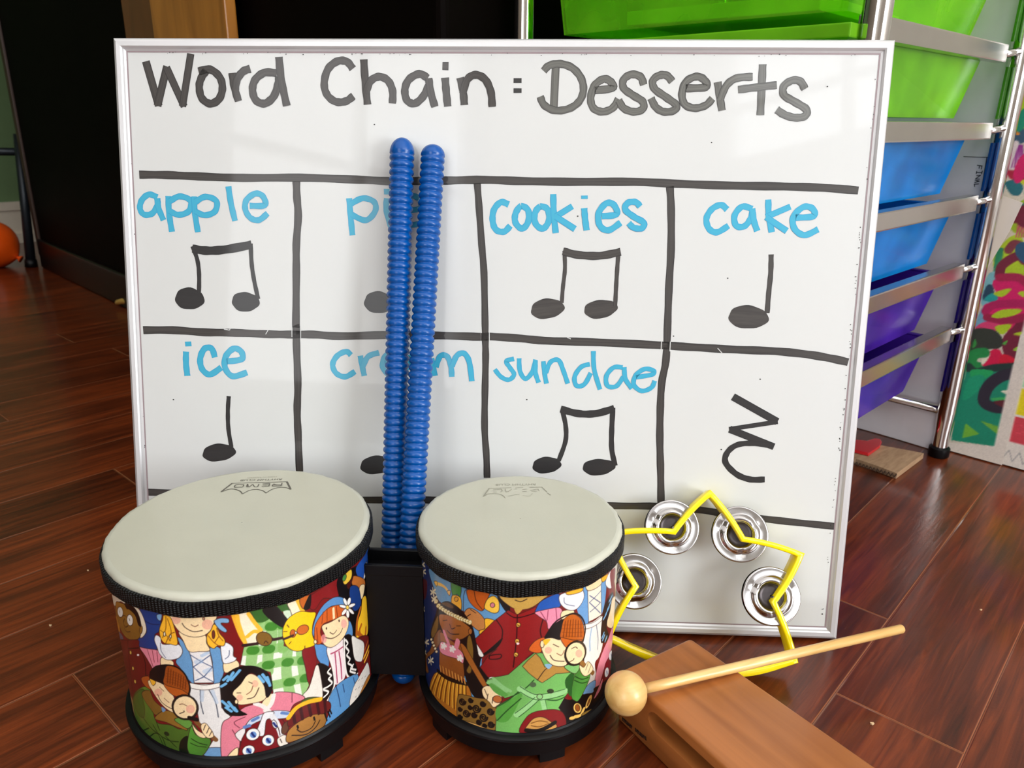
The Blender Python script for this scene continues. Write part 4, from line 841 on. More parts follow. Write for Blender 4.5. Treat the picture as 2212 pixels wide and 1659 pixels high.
    P(z2, [(770, 740), (800, 650), (835, 690), (790, 850), (745, 960), (690, 1150), (645, 1265), (640, 1190), (672, 1000), (722, 850)], (228, 138, 156))
    P(z2, [(740, 965), (795, 850), (835, 850), (825, 1030), (745, 1110)], (128, 22, 34)); 
    for x, y in ((790, 890), (754, 1035), (815, 900)): E(z2, x, y, 17, 44, 8, (230, 228, 226)); S(z2, [(x, y - 12), (x + 4, y + 14)], 1.1, (36, 50, 120))
    P(z2, [(800, 150), (875, 80), (878, 130), (862, 600), (835, 600), (828, 400)], (206, 204, 190), line=0); P(z2, [(782, 190), (826, 145), (822, 240), (800, 335)], (120, 24, 34), line=0)  # pale strip at the right edge is a reflection painted into the print
    P(z2, [(835, 690), (860, 600), (850, 900), (826, 1030)], (210, 196, 176), line=0)
    P(z2, [(550, 1218), (600, 1135), (660, 1105), (645, 1195), (600, 1220)], (112, 162, 208))
    P(z2, [(350, 1260), (440, 1270), (560, 1222), (640, 1205), (660, 1160), (780, 1080), (820, 1350), (600, 1500), (380, 1520)], K, line=0)
    P(z2, [(645, 1260), (690, 1150), (720, 1090), (700, 1180)], (228, 138, 156), line=0)
    E(z2, 505, 1340, 36, 44, -10, (236, 190, 96)); E(z2, 505, 1338, 20, 30, -10, (150, 80, 30)); E(z2, 600, 1285, 17, 66, 22, (236, 190, 96)); E(z2, 600, 1290, 6, 34, 22, (160, 90, 34)); E(z2, 460, 1425, 30, 16, -15, (236, 190, 96)); S(z2, [(480, 1415), (530, 1400), (560, 1345)], 2.4, (236, 190, 96)); E(z2, 600, 1375, 68, 17, -22, (140, 108, 46))
    # boy in green coat
    P(z0, [(880, 1080), (950, 1025), (1020, 1040), (1060, 1100), (1110, 1110), (1150, 1100), (1200, 1120), (1160, 1200), (1110, 1270), (1075, 1330), (1112, 1380), (1120, 1440), (1050, 1480), (870, 1490), (730, 1480), (738, 1320), (835, 1262), (780, 1280), (760, 1240), (680, 1180), (720, 1165), (800, 1150)], (108, 172, 88), smooth=False, shade=-.12)
    P(z0, [(740, 1325), (830, 1275), (880, 1240), (860, 1300), (800, 1400), (740, 1400)], (80, 150, 60), line=0); P(z0, [(690, 1190), (760, 1230), (800, 1260), (770, 1270), (720, 1240)], (84, 150, 66), line=0)
    P(z0, [(1145, 1270), (1150, 1200), (1175, 1120), (1210, 1095), (1245, 1140), (1236, 1190), (1185, 1288), (1160, 1290)], (74, 140, 56), shade=-.2)
    S(z0, [(1165, 1160), (1200, 1175), (1236, 1165)], .7, (24, 60, 24)); S(z0, [(1160, 1180), (1200, 1196), (1230, 1188)], .6, (24, 60, 24))
    P(z0, [(1110, 1180), (1160, 1130), (1150, 1200), (1145, 1265), (1125, 1250)], (36, 86, 34), line=0)
    for q in ([(835, 1262), (880, 1235), (870, 1220)], [(740, 1325), (800, 1290), (860, 1240)], [(740, 1400), (800, 1340), (870, 1280)], [(940, 1180), (900, 1220), (870, 1240)], [(1000, 1290), (1010, 1340)], [(1110, 1270), (1060, 1290), (980, 1280)]): S(z0, q, .8, (30, 76, 30))
    for q in ([(690, 1195), (720, 1190), (790, 1240)], [(720, 1172), (770, 1215), (812, 1240)]): S(z0, q, 2.2, (130, 186, 118))
    S(z0, [(865, 1228), (920, 1262), (970, 1272), (1040, 1262), (1108, 1240)], 4.2, (146, 200, 132)); S(z0, [(955, 1280), (900, 1330), (848, 1368)], 4.2, (146, 200, 132)); S(z0, [(985, 1282), (1000, 1345)], 3, (146, 200, 132))
    for q in ([(865, 1215), (930, 1252), (975, 1258), (1110, 1228)], [(865, 1244), (920, 1276), (975, 1288), (1100, 1262)], [(945, 1275), (890, 1322), (838, 1360)], [(965, 1290), (910, 1340), (858, 1380)]): S(z0, q, .5, (30, 76, 30))
    E(z0, 972, 1270, 16, 14, 0, (136, 192, 122)); E(z0, 1030, 1240, 17, 11, 0, (40, 60, 36)); E(z0, 935, 1205, 18, 14, 0, (70, 90, 62), line=0)
    P(z0, [(878, 1105), (905, 1075), (950, 1035), (975, 1060), (1000, 1110), (1060, 1095), (1110, 1105), (1152, 1135), (1060, 1145), (985, 1195), (960, 1180), (910, 1140)], (172, 128, 58), smooth=False)
    S(z0, [(960, 1180), (1000, 1125), (1040, 1100)], .6); P(z0, [(1000, 1095), (1040, 1095), (1020, 1120)], (130, 170, 200), line=0)
    P(z0, [(1105, 1110), (1150, 1090), (1190, 1100), (1165, 1145)], (120, 180, 104))
    P(z0, [(912, 1010), (950, 965), (1000, 950), (988, 1010), (970, 1032), (930, 1028)], (200, 92, 32))
    P(z0, [(985, 965), (1050, 948), (1120, 985), (1122, 1090), (1060, 1104), (1010, 1072), (980, 1005)], SK); E(z0, 985, 985, 11, 20, 0, SK)
    E(z0, 1018, 1018, 20, 18, 0, CH, line=0, a=.6); S(z0, [(1028, 1045), (1050, 1072), (1105, 1078)], .55); S(z0, [(1045, 985), (1075, 1000)], .5); S(z0, [(1065, 1035), (1090, 1045), (1105, 1020)], .5, (120, 70, 50)); P(z0, [(992, 962), (1030, 958), (1010, 985), (1000, 990)], YE, line=0)
    P(z0, [(998, 950), (1025, 905), (1060, 868), (1105, 848), (1092, 900), (1085, 960), (1040, 952)], K, line=0)
    P(z0, [(1105, 848), (1150, 822), (1192, 842), (1212, 895), (1208, 965), (1140, 960), (1085, 952), (1090, 900)], (180, 90, 28))
    for i in range(7): S(z0, [(1112 + i * 14, 850 + abs(i - 3) * 3), (1100 + i * 16, 945)], .5, (104, 42, 14))
    for i in range(4): S(z0, [(1094, 880 + i * 20), (1206, 875 + i * 22)], .35, (120, 52, 16), a=.7)
    P(z0, [(1085, 950), (1150, 962), (1206, 962), (1150, 990), (1118, 1005)], (196, 96, 32)); S(z0, [(1000, 948), (1060, 862), (1150, 818), (1200, 840), (1220, 900), (1208, 970)], 1.0, K)
    E(z0, 1166, 1034, 54, 66, 22, SK, ring=1.5, lc=K); E(z0, 1185, 1035, 19, 22, 0, CH, line=0, a=.6); S(z0, [(1145, 1010), (1165, 1000), (1178, 1008)], .5); S(z0, [(1135, 1080), (1155, 1070), (1158, 1062)], .5)
    S(z0, [(1200, 1085), (1225, 1110), (1262, 1142)], 3.0, (140, 96, 46)); P(z0, [(1188, 1098), (1212, 1110), (1232, 1080), (1250, 1092), (1262, 1120), (1240, 1150), (1215, 1158), (1195, 1135)], SK); S(z0, [(1235, 1088), (1222, 1125)], .45); S(z0, [(1250, 1100), (1235, 1140)], .45)
    # basket in the corner
    P(z2, [(20, 1560), (60, 1430), (150, 1370), (300, 1352), (385, 1385), (405, 1490), (300, 1530)], (126, 26, 28)); P(z2, [(60, 1540), (90, 1470), (140, 1425), (210, 1418), (275, 1455), (330, 1500), (200, 1560)], (198, 146, 76)); S(z2, [(70, 1530), (180, 1532), (310, 1465)], 3.2, (22, 18, 16)); S(z2, [(110, 1470), (180, 1450), (250, 1460)], .7, (120, 76, 30)); S(z2, [(110, 1490), (180, 1500), (260, 1470)], .7, (120, 76, 30))
# ------------------------------------------------------------------ bongo pair
def drum_shell(name, c, R, z0, z1, art, parent, m):
    step = 0.3; half = math.pi * R * 1000 * 0.5
    def place(px, py):
        s, z = oncyl(px, py, c, R); return np.array([s * 1000, z * 1000])
    H_ = math.ceil((z1 - z0) * 1000 / step) * step
    p = Paint(-half, half, z0 * 1000, z0 * 1000 + H_, step, MR, place)
    art(p); B = p.down()                       # rows: height, columns: round the shell
    ny, nx = B.shape[:2]
    full = np.concatenate([B, B[:, ::-1]], 1)   # the print carries on round the back
    nT = full.shape[1]
    th = (-half + (np.arange(nT) + .5) * (2 * math.pi * R * 1000 / nT)) / (R * 1000)
    zz = np.linspace(z0, z1, ny)
    X = c[0] + R * np.sin(th)[None, :] * np.ones((ny, 1)); Yc = c[1] - R * np.cos(th)[None, :] * np.ones((ny, 1)); Zc = zz[:, None] * np.ones((1, nT))
    V = np.stack([X, Yc, Zc], -1).reshape(-1, 3).astype(np.float32)
    j, i = np.meshgrid(np.arange(ny - 1), np.arange(nT), indexing='ij'); i2 = (i + 1) % nT
    Q4 = np.stack([j * nT + i, j * nT + i2, (j + 1) * nT + i2, (j + 1) * nT + i], -1).reshape(-1, 4)
    me = bpy.data.meshes.new(name); me.vertices.add(len(V)); me.vertices.foreach_set('co', V.ravel())
    me.loops.add(Q4.size); me.loops.foreach_set('vertex_index', Q4.ravel().astype(np.int32))
    me.polygons.add(len(Q4)); me.polygons.foreach_set('loop_start', np.arange(0, Q4.size, 4, dtype=np.int32)); me.polygons.foreach_set('loop_total', np.full(len(Q4), 4, dtype=np.int32))
    me.update(calc_edges=True); me.polygons.foreach_set('use_smooth', np.ones(len(Q4), bool))
    color_attr(me, full.reshape(-1, 3)); me.validate()
    return link(name, me, m, parent)
pm = print_mat('glossy_printed_wrap', 0.3, 1.1, coat=0.25)
black_pl = mat('black_plastic', (6, 6, 8), 0.4, noise=0.1, spec=.25)
def strap_mat():
    m, nt, b = nodes_of('black_woven_webbing'); L = nt.links
    uv = N(nt, 'ShaderNodeUVMap'); uv.uv_map = 'UVMap'; sp = N(nt, 'ShaderNodeSeparateXYZ'); L.new(uv.outputs[0], sp.inputs[0])
    def m2(op, a, v):
        n = N(nt, 'ShaderNodeMath'); n.operation = op; L.new(a, n.inputs[0])
        if isinstance(v, (int, float)): n.inputs[1].default_value = v
        else: L.new(v, n.inputs[1])
        return n.outputs[0]
    w1 = m2('SINE', m2('MULTIPLY', sp.outputs['X'], 2 * math.pi / 0.0022), 0)
    col = m2('FLOOR', m2('DIVIDE', sp.outputs['X'], 0.0022), 0)
    w2 = m2('SINE', m2('ADD', m2('MULTIPLY', sp.outputs['Y'], 2 * math.pi / 0.0014), m2('MULTIPLY', col, 3.14159)), 0)
    h = m2('ADD', w1, m2('MULTIPLY', w2, 0.6))
    nz = N(nt, 'ShaderNodeTexNoise'); nz.inputs['Scale'].default_value = 900; L.new(uv.outputs[0], nz.inputs['Vector'])
    h = m2('ADD', h, nz.outputs['Fac'])
    bp = N(nt, 'ShaderNodeBump'); bp.inputs['Strength'].default_value = 1.0; bp.inputs['Distance'].default_value = 0.00045
    L.new(h, bp.inputs['Height']); L.new(bp.outputs['Normal'], b.inputs['Normal'])
    b.inputs['Base Color'].default_value = (*lin((4, 4, 5)), 1); b.inputs['Roughness'].default_value = 0.5; b.inputs['Specular IOR Level'].default_value = .3
    return m
sm_ = strap_mat()
head_m = mat('cream_drum_skin', (186, 185, 168), 0.46, noise=0.03, nscale=22, bump=0.05, bscale=700, coat=0.15)
skin_edge = mat('whitish_skin_edge', (188, 188, 173), 0.36, noise=0.04, nscale=60)
DR = [('L', (0.1278, -0.0842), 0.0820, 0.1379, art_left), ('R', (0.3079, -0.0698), 0.0671, 0.1389, art_right)]
bongo = thing('bongo_drums', 'pair of joined bongo drums with cream heads and colourful cartoon children wrap', 'bongo drums', (0.22, -0.085, 0))
HEADS = {}
for nm, c, R, H, art in DR:
    rs = R - 0.0022
    zlow = oncyl(*((502, 1637) if nm == 'L' else (1125.6, 1587)), c, rs)[1]; dz_ = zlow - .0160
    zst = oncyl(*((450, 1332) if nm == 'L' else (1125, 1289)), c, R)[1]
    sh = drum_shell('drum_shell', c, rs, zlow - .001, zst + .002, art, bongo, pm)
    sh['label'] = 'large left drum shell with cartoon children' if nm == 'L' else 'small right drum shell with cartoon children'
    # head: taut skin with a rolled edge
    prof = [(0.0003, H), (R * .5, H), (R - .0042, H), (R - .0028, H - .0002), (R - .0016, H - .0008), (R - .0008, H - .0018), (R - .0004, H - .0030), (R - .0008, H - .0050)]
    hd = MB().lathe(prof[:3], (c[0], c[1], 0), 128).build('drum_head', head_m, bongo, smooth=True)
    hd['label'] = 'cream skin of the large left drum' if nm == 'L' else 'cream skin of the small right drum'
    HEADS[nm] = hd
    V = []; Fc = []; n = 180
    for k in range(n):
        w = 2 * math.pi * k / n
        for j, (r, z) in enumerate(prof[2:]):
            wob = (0.00014 * math.sin(w * 23 + 2 * math.sin(w * 5)) + 0.0001 * math.sin(w * 61)) * (j >= 2)
            V.append((c[0] + (r + wob) * math.cos(w), c[1] + (r + wob) * math.sin(w), z + wob * .8))
    mm = len(prof) - 2
    for k in range(n):
        for j in range(mm - 1): Fc.append((k * mm + j, ((k + 1) % n) * mm + j, ((k + 1) % n) * mm + j + 1, k * mm + j + 1))
    mesh('rolled_edge', V, Fc, skin_edge, hd, smooth=True)
    # webbing strap
    V = []; Fc = []; UV = []; n = 240; sp_ = [(R - .0012, H - .0036), (R + .0008, H - .0040), (R + .0013, H - .0050), (R + .0013, zst + .0008), (R + .0006, zst), (R - .0015, zst)]
    for k in range(n + 1):
        w = 2 * math.pi * k / n; dz = 0.0004 * math.sin(w * 9) + .0003 * math.sin(w * 17 + 1)
        for j, (r, z) in enumerate(sp_): V.append((c[0] + r * math.cos(w), c[1] + r * math.sin(w), z + dz)); UV.append((w * R, z))
    mm = len(sp_)
    for k in range(n):
        for j in range(mm - 1): Fc.append((k * mm + j, (k + 1) * mm + j, (k + 1) * mm + j + 1, k * mm + j + 1))
    so = mesh('webbing_strap', V, Fc, sm_, bongo, smooth=True)
    uvl = so.data.uv_layers.new(name='UVMap'); idx = np.zeros(len(so.data.loops), dtype=np.int32); so.data.loops.foreach_get('vertex_index', idx)
    uvl.data.foreach_set('uv', np.array(UV, dtype=np.float32)[idx].ravel())
    # base ring with lip
    rb = R + .0002
    bp_ = [(rs - .004, .0175), (rs + .0004, .0175), (rs + .0010, .0162), (rb + .0006, .0158), (rb + .0018, .0150), (rb + .0021, .0136), (rb + .0014, .0122), (rb - .0002, .0116), (rb - .0010, .0068), (rb - .0020, .0060), (rs - .004, .0060)]
    bp_ = [(r, z + (dz_ if z > .0100 else 0)) for r, z in bp_]
    MB().lathe(bp_, (c[0], c[1], 0), 128, closed=True).build('base_ring', black_pl, bongo, smooth=True, autosm=0.6)
    feet = [-58, 18, 62 + 36, 160, 225] if nm == 'L' else [-42, 26, 120, 200, 250]
    for a in ([-80, -22, 52, 130, 210] if nm == 'L' else [-50, 22, 100, 170, 245]):
        w = math.radians(a - 0); n = 8; V = []
        for k in range(n + 1):
            q = w + (k / n - .5) * (0.0175 / R)
            # angle 0 faces the viewer
            sx, sy = math.sin(q), -math.cos(q)
            for r in (rb - .009, rb - .0012):
                for z in (0.0, .0068): V.append((c[0] + r * sx, c[1] + r * sy, z))
        Fc = []
        for k in range(n):
            a4, b4 = k * 4, k * 4 + 4
            Fc += [(a4, b4, b4 + 1, a4 + 1), (a4 + 2, a4 + 3, b4 + 3, b4 + 2), (a4, a4 + 2, b4 + 2, b4), (a4 + 1, b4 + 1, b4 + 3, a4 + 3)]
        Fc += [(0, 1, 3, 2), (n * 4, n * 4 + 2, n * 4 + 3, n * 4 + 1)]
        mesh('foot', V, Fc, black_pl, bongo)
# centre block joining the shells
yb, yf = -0.0700, -0.0885
def side(c, R, y, sgn): return c[0] + sgn * math.sqrt(max(R * R - (y - c[1]) ** 2, 0))
ys = np.linspace(yf, yb, 6); V = []
cl, Rl, cr, Rr = DR[0][1], DR[0][2] - .0018, DR[1][1], DR[1][2] - .0018
for y in ys:
    xl, xr = side(cl, Rl, y, 1), side(cr, Rr, y, -1)
    for z in (.0262, .1055): V += [(xl, y, z), (xr, y, z)]
Fc = []
for k in range(5):
    a, b = 4 * k, 4 * k + 4
    Fc += [(a, a + 1, b + 1, b), (a + 2, b + 2, b + 3, a + 3), (a, b, b + 2, a + 2), (a + 1, a + 3, b + 3, b + 1)]
Fc += [(0, 2, 3, 1), (20, 21, 23, 22)]
cb_ = mesh('connecting_block', V, Fc, black_pl, bongo)
mb = MB(); xl, xr = side(cl, Rl, yf, 1), side(cr, Rr, yf, -1)
mb.box(xl - .001, xr + .001, yf - .0006, yf + .002, .1045, .1122); mb.box(xl - .001, xr + .001, yb - .002, yb + .001, .10, .1135)
mb.box(xl - .0035, xl - .0005, yf - .001, yb, .1045, .1150); mb.box(xr + .0005, xr + .0035, yf - .001, yb, .1045, .1150)
mb.build('block_rim', black_pl, cb_, bevel=.0005)
# printed maker's mark on the skins: everything drawn on the plane of the head
ik_logo = mat('grey_printed_ink', (88, 84, 74), 0.5); ik_logo2 = mat('worn_grey_printed_ink', (146, 144, 128), 0.5)
def head_ink(H): return Ink(lambda x, y: onz(x, y, H), np.array([0, 0, 1.0]))
zl, zm = Z((450, 1010), 5.53), Z((500, 1020), 15.8)
ik = head_ink(DR[0][3])
crown = [[(285, 190), (600, 180), (942, 170)], [(938, 170), (985, 263)], [(985, 263), (930, 242), (850, 240), (760, 262), (688, 308)], [(690, 308), (650, 278), (575, 263), (490, 275), (405, 318)], [(405, 318), (382, 285), (310, 260), (240, 263), (150, 294)], [(150, 294), (285, 190)]]
for i, q in enumerate(crown): ik.stroke(zl(q), [2.3, 4.2, 2.2, 2.2, 2.4, 3.2][i], smooth=len(q) > 3)
for q in ([(120, 470), (150, 435), (390, 430), (425, 440), (395, 500), (370, 520), (110, 528), (95, 515), (120, 470)],
          [(550, 418), (515, 515)], [(515, 515), (612, 512)], [(605, 512), (728, 415)], [(728, 415), (790, 510)], [(785, 508), (890, 506)], [(890, 506), (940, 410)], [(560, 420), (575, 500)],
          [(1030, 500), (1270, 492)], [(1060, 452), (1290, 445)], [(1060, 408), (1300, 395)], [(1275, 495), (1310, 392)],
          [(1395, 488), (1640, 480), (1690, 470), (1705, 440), (1450, 445), (1415, 440), (1395, 488)], [(1695, 478), (1730, 385)], [(1430, 400), (1560, 440)]):
    ik.line(zm(q), 2.2)
ik.build('printed_logo', ik_logo, HEADS['L'], 'grey crown-shaped printed mark, upside down')
zn = Z((1030, 1030), 13.01); ik = head_ink(DR[1][3])
for q, w in (([(345, 325), (640, 318), (975, 308)], 1.9), ([(1080, 312), (1300, 300)], 1.4), ([(1480, 300), (1835, 290)], 2.0), ([(1825, 288), (1975, 430)], 2.4), ([(1985, 460), (2075, 515)], 2.2), ([(350, 325), (185, 558)], 2.6),
             ([(185, 560), (300, 495), (460, 480), (620, 490), (730, 530), (800, 600)], 1.6), ([(870, 555), (960, 535), (1090, 508), (1200, 500)], 1.2), ([(1290, 530), (1420, 552), (1520, 545)], 1.0), ([(1510, 510), (1570, 480)], 1.0)):
    ik.stroke(zn(q), w, smooth=len(q) > 3)
for q in ([(455, 375), (690, 352), (720, 400), (660, 440)], [(460, 435), (560, 440)], [(800, 350), (820, 440), (880, 420), (980, 350)], [(1060, 350), (1130, 345)], [(1270, 370), (1400, 345)], [(1270, 420), (1410, 410)], [(1490, 385), (1720, 350), (1755, 405)], [(1530, 415), (1690, 412)]):
    ik.line(zn(q), 1.5)
ik.build('printed_logo', ik_logo2, HEADS['R'], 'worn crown-shaped printed mark, upside down')
def text_on(name, txt, a, b, h, Hc, m, parent, label=None, frame=None, flip=False, sx=None):
    """text between two sight points on a plane; a is where the text starts"""
    cu = bpy.data.curves.new(name, 'FONT'); cu.body = txt; cu.size = 1; cu.fill_mode = 'BOTH'
    to = bpy.data.objects.new(name, cu); COL.objects.link(to)
    bpy.context.view_layer.update()
    me = bpy.data.meshes.new_from_object(to.evaluated_get(bpy.context.evaluated_depsgraph_get()))
    COL.objects.unlink(to); bpy.data.objects.remove(to)
    xs = [v.co.x for v in me.vertices]; ys_ = [v.co.y for v in me.vertices]
    x0, x1, y0, y1 = min(xs), max(xs), min(ys_), max(ys_)
    A, B, up, nrm = a, b, h, Hc
    ex = (B - A)
    for v in me.vertices:
        u = (v.co.x - x0) / (x1 - x0); w = (v.co.y - y0) / (y1 - y0)
        v.co = Vector(A + ex * u + up * w + nrm * 0.00018)
    me.update(); o = link(name, me, m, parent)
    if label: o['label'] = label
    return o
nz_ = np.array([0, 0, 1.0])
def headtext(nm, txt, p0, p1, q, m):
    H = [d for d in DR if d[0] == nm][0][3]; A = onz(*p0, H); B = onz(*p1, H); up = onz(*q, H) - A
    text_on('printed_text', txt, A, B, up, nz_, m, HEADS[nm])
headtext('L', 'RHYTHM CLUB', zm([(1735, 215)])[0], zm([(320, 262)])[0], zm([(1700, 268)])[0], ik_logo)
headtext('L', 'MADE IN TAIWAN', zm([(1555, 145)])[0], zm([(560, 185)])[0], zm([(1540, 172)])[0], ik_logo2)
headtext('R', 'RHYTHM CLUB', zn([(1650, 190)])[0], zn([(530, 205)])[0], zn([(1650, 240)])[0], ik_logo2)
# ------------------------------------------------------------------ ribbed rhythm sticks
blue_pl = mat('glossy_royal_blue_plastic', (0, 76, 152), 0.26, spec=0.42)
def stick(bot, top, r, label):
    bot = np.array(bot); top = np.array(top); ax = top - bot; L = np.linalg.norm(ax); ax = ax / L
    a = np.cross(ax, [0, 1, 0]); a /= np.linalg.norm(a); b = np.cross(ax, a)
    p = 0.00515; prof = [(0.0003, 0)] + [(r * math.sin(t), r * .9 * (1 - math.cos(t))) for t in np.linspace(.2, 1.5, 7)]
    z = r * .9; n = int((L - 2 * r * .9) / p)
    for k in range(n):
        for f, d in ((0.0, .90), (.08, .85), (.18, .85), (.28, .92), (.42, .985), (.56, 1.0), (.72, .995), (.88, .955)): prof.append((r * d, z + (k + f) * p))
    z1 = z + n * p; prof += [(r * .9, z1)] + [(r * math.cos(t), z1 + .0012 + (L - z1 - .0012) * math.sin(t)) for t in np.linspace(0, 1.5, 9)] + [(0.0003, L)]
    return tag(MB().lathe(prof, n=40, frame=(bot, a, b, ax)).build('rhythm_stick', blue_pl, None, smooth=True), label, 'rhythm stick', 'blue rhythm sticks leaning on the whiteboard')
R1 = 0.0089
def along(pb, zb_, pt):
    B = onz(*pb, zb_) ; T = onb(*pt, R1 + .0006)
    return B, T
B, T = along((844, 1408), .010, (869, 305)); d = (T - B) / np.linalg.norm(T - B)
stick(B - d * .0085, T + d * .0025, R1, 'blue ribbed rhythm stick, the taller left one of the pair leaning on the whiteboard')
B, T = along((872, 1450), .010, (936, 320)); d = (T - B) / np.linalg.norm(T - B)
stick(B - d * .0085, T + d * .0025, R1 - .0002, 'blue ribbed rhythm stick, the right one of the pair with the lower tip')

# ------------------------------------------------------------------ star tambourine
dep = .018; PB = onz(1560, 1458, .0088); _t = onb(1534.5, 1061, .0195); tl = math.atan2(_t[1] - PB[1], _t[2] - PB[2])
TU = np.array([0, math.sin(tl), math.cos(tl)]); TX = np.array([1.0, 0, 0]); TN = np.array([0, -math.cos(tl), math.sin(tl)])
def tp(px, py):
    q = hit(px, py, PB, TN) - PB; return q @ TX, q @ TU
star = [('o', tp(1534.5, 1066)), ('i', tp(1606, 1165)), ('o', tp(1731, 1199)), ('i', tp(1672, 1301)), ('o', tp(1718, 1428))]
iUL, iL = tp(1457, 1149), tp(1374, 1267.5)
arc = [tp(1640, 1449), tp(1560, 1462), (-.012, .0035), (-.035, .0085), tp(1412, 1404), (-.068, .0215)]
arc = [tp(1650, 1447), tp(1596, 1454), tp(1524, 1456), tp(1459, 1442), tp(1383, 1411)]
oLL = tp(1314.6, 1379.5); oUL = tp(1319, 1154)
tam = thing('star_tambourine', 'yellow star-shaped tambourine with steel jingles propped against the whiteboard', 'tambourine', tuple(PB))
ypl = mat('glossy_yellow_plastic', (250, 226, 6), 0.2, spec=0.5, coat=0.4)
loop = []
def seg(a, b, bow=0.0, n=8):
    a, b = np.array(a), np.array(b); d = b - a; nn = np.array([d[1], -d[0]])
    return [a + d * (k / n) + nn * bow * 4 * (k / n) * (1 - k / n) for k in range(n)]
S_ = [s[1] for s in star]
seq = [(S_[0], S_[1], -.03), (S_[1], S_[2], -.05), (S_[2], S_[3], -.05), (S_[3], S_[4], -.06)]
# bow outwards from the star's centre
cen = np.array(tp(1527, 1243))
def segout(a, b, amt):
    a, b = np.array(a), np.array(b); mid = (a + b) / 2; d = b - a; nn = np.array([d[1], -d[0]]) / np.linalg.norm(d)
    if nn @ (mid - cen) < 0: nn = -nn
    return [a + d * (k / 8) + nn * np.linalg.norm(d) * amt * 4 * (k / 8) * (1 - k / 8) for k in range(8)]
for a, b in ((S_[0], S_[1]), (S_[1], S_[2]), (S_[2], S_[3]), (S_[3], S_[4])): loop += segout(a, b, .035)
_i0 = len(loop); lo = cat_rom([np.array(S_[4])] + [np.array(q) for q in arc] + [np.array(oLL)], False, 6); loop += lo[:-1]; _i1 = len(loop)
for a, b in ((oLL, iL), (iL, oUL), (oUL, iUL), (iUL, S_[0])): loop += segout(a, b, .035)
n = len(loop); t2 = .0021
area_ = sum(loop[i][0] * loop[(i + 1) % n][1] - loop[(i + 1) % n][0] * loop[i][1] for i in range(n))
V = []
for i in range(n):
    p0, p, p1 = loop[i - 1], loop[i], loop[(i + 1) % n]
    d0 = (p - p0) / np.linalg.norm(p - p0); d1 = (p1 - p) / np.linalg.norm(p1 - p)
    n0 = np.array([d0[1], -d0[0]]); n1 = np.array([d1[1], -d1[0]]); m_ = n0 + n1; m_ /= np.linalg.norm(m_); k = t2 * (1.0 + .55 * math.sin(math.pi * (i - _i0) / (_i1 - _i0)) if _i0 <= i <= _i1 else 1.0) / max(.45, m_ @ n0)
    for s, hh in ((1, 0), (1, -.0008), (1, -dep), (-1, -dep), (-1, -.0008), (-1, 0)):
        kk = k * (1 if hh else .62)
        if hh == -dep: kk = k * .62
        q = p + m_ * s * kk; V.append(PB + TX * q[0] + TU * q[1] + TN * hh)
Fc = []
for i in range(n):
    a, b = i * 6, ((i + 1) % n) * 6
    for j in range(6): Fc.append((a + j, a + (j + 1) % 6, b + (j + 1) % 6, b + j))
mesh('star_frame', V, Fc, ypl, tam, smooth=True, autosm=.9)
steel = mat('polished_steel', (178, 175, 175), 0.15, metal=1.0, noise=0.03, nscale=60, bump=0.02, bscale=90)
steel_c = mat('dark_reflection_steel', (66, 61, 62), 0.34, metal=0.9, noise=0.12, nscale=220)  # darker reflections in the jingle centres, put into the steel colour
def jingle(c2, rj, tilt=(0, 0)):
    """a pair of cupped discs on a pin"""
    c = PB + TX * c2[0] + TU * c2[1] - TN * dep * .42
    ex = TX; ey = TU; ez = TN + TX * tilt[0] + TU * tilt[1]; ez /= np.linalg.norm(ez); ex = np.cross(ey, ez); ex /= np.linalg.norm(ex); ey = np.cross(ez, ex)
    J = None
    for sgn, off in ((1, .0009), (-1, -.0009)):
        f = (c + ez * off, ex, ey * (1 if sgn > 0 else -1), ez * sgn)
        pr = [(.0012, .0006), (rj * .30, .0005), (rj * .44, .0006), (rj * .455, .0012), (rj * .48, .0022), (rj * .52, .0028), (rj * .60, .0026), (rj * .67, .0017), (rj * .71, .0008), (rj * .75, .0006), (rj * .94, .0013), (rj * .98, .0013), (rj, .0008)]
        V = []; Fc = []; nn = 72
        for k in range(nn):
            w = 2 * math.pi * k / nn
            for j, (r, z) in enumerate(pr):
                dim = 0
                for q in (.6, 2.7, 4.8):
                    dw = (w - q + math.pi) % (2 * math.pi) - math.pi
                    dim += .0011 * math.exp(-(dw * 4.5) ** 2) * (1 if j in (6, 7) else .5 if j in (5, 8) else 0)
                V.append(f[0] + f[1] * r * math.cos(w) + f[2] * r * math.sin(w) + f[3] * (z - dim))
        mm = len(pr)
        for k in range(nn):
            for j in range(mm - 1): Fc.append((k * mm + j, ((k + 1) % nn) * mm + j, ((k + 1) % nn) * mm + j + 1, k * mm + j + 1))
        o = mesh('jingle', V, Fc, steel, tam, smooth=True); o.data.materials.append(steel_c)
        for pg in o.data.polygons:
            if (np.linalg.norm(np.array(pg.center) - f[0])) < rj * .44: pg.material_index = 1
    MB().tube([c + TN * dep * .38, c - TN * dep * .5], .0009, 10).build('jingle_pin', steel, tam)
jr = .0203
def off(c, dx, dy): return (c[0] + dx, c[1] + dy)
jingle(off(iUL, -.0008, .0030), jr, (.03, .05)); jingle(off(S_[1], -.0008, .0032), jr + .0004, (-.05, .06)); jingle(off(S_[3], .0, .0032), jr + .0010, (.02, .10)); jingle(off(iL, -.0005, .0030), jr, (.06, .02))
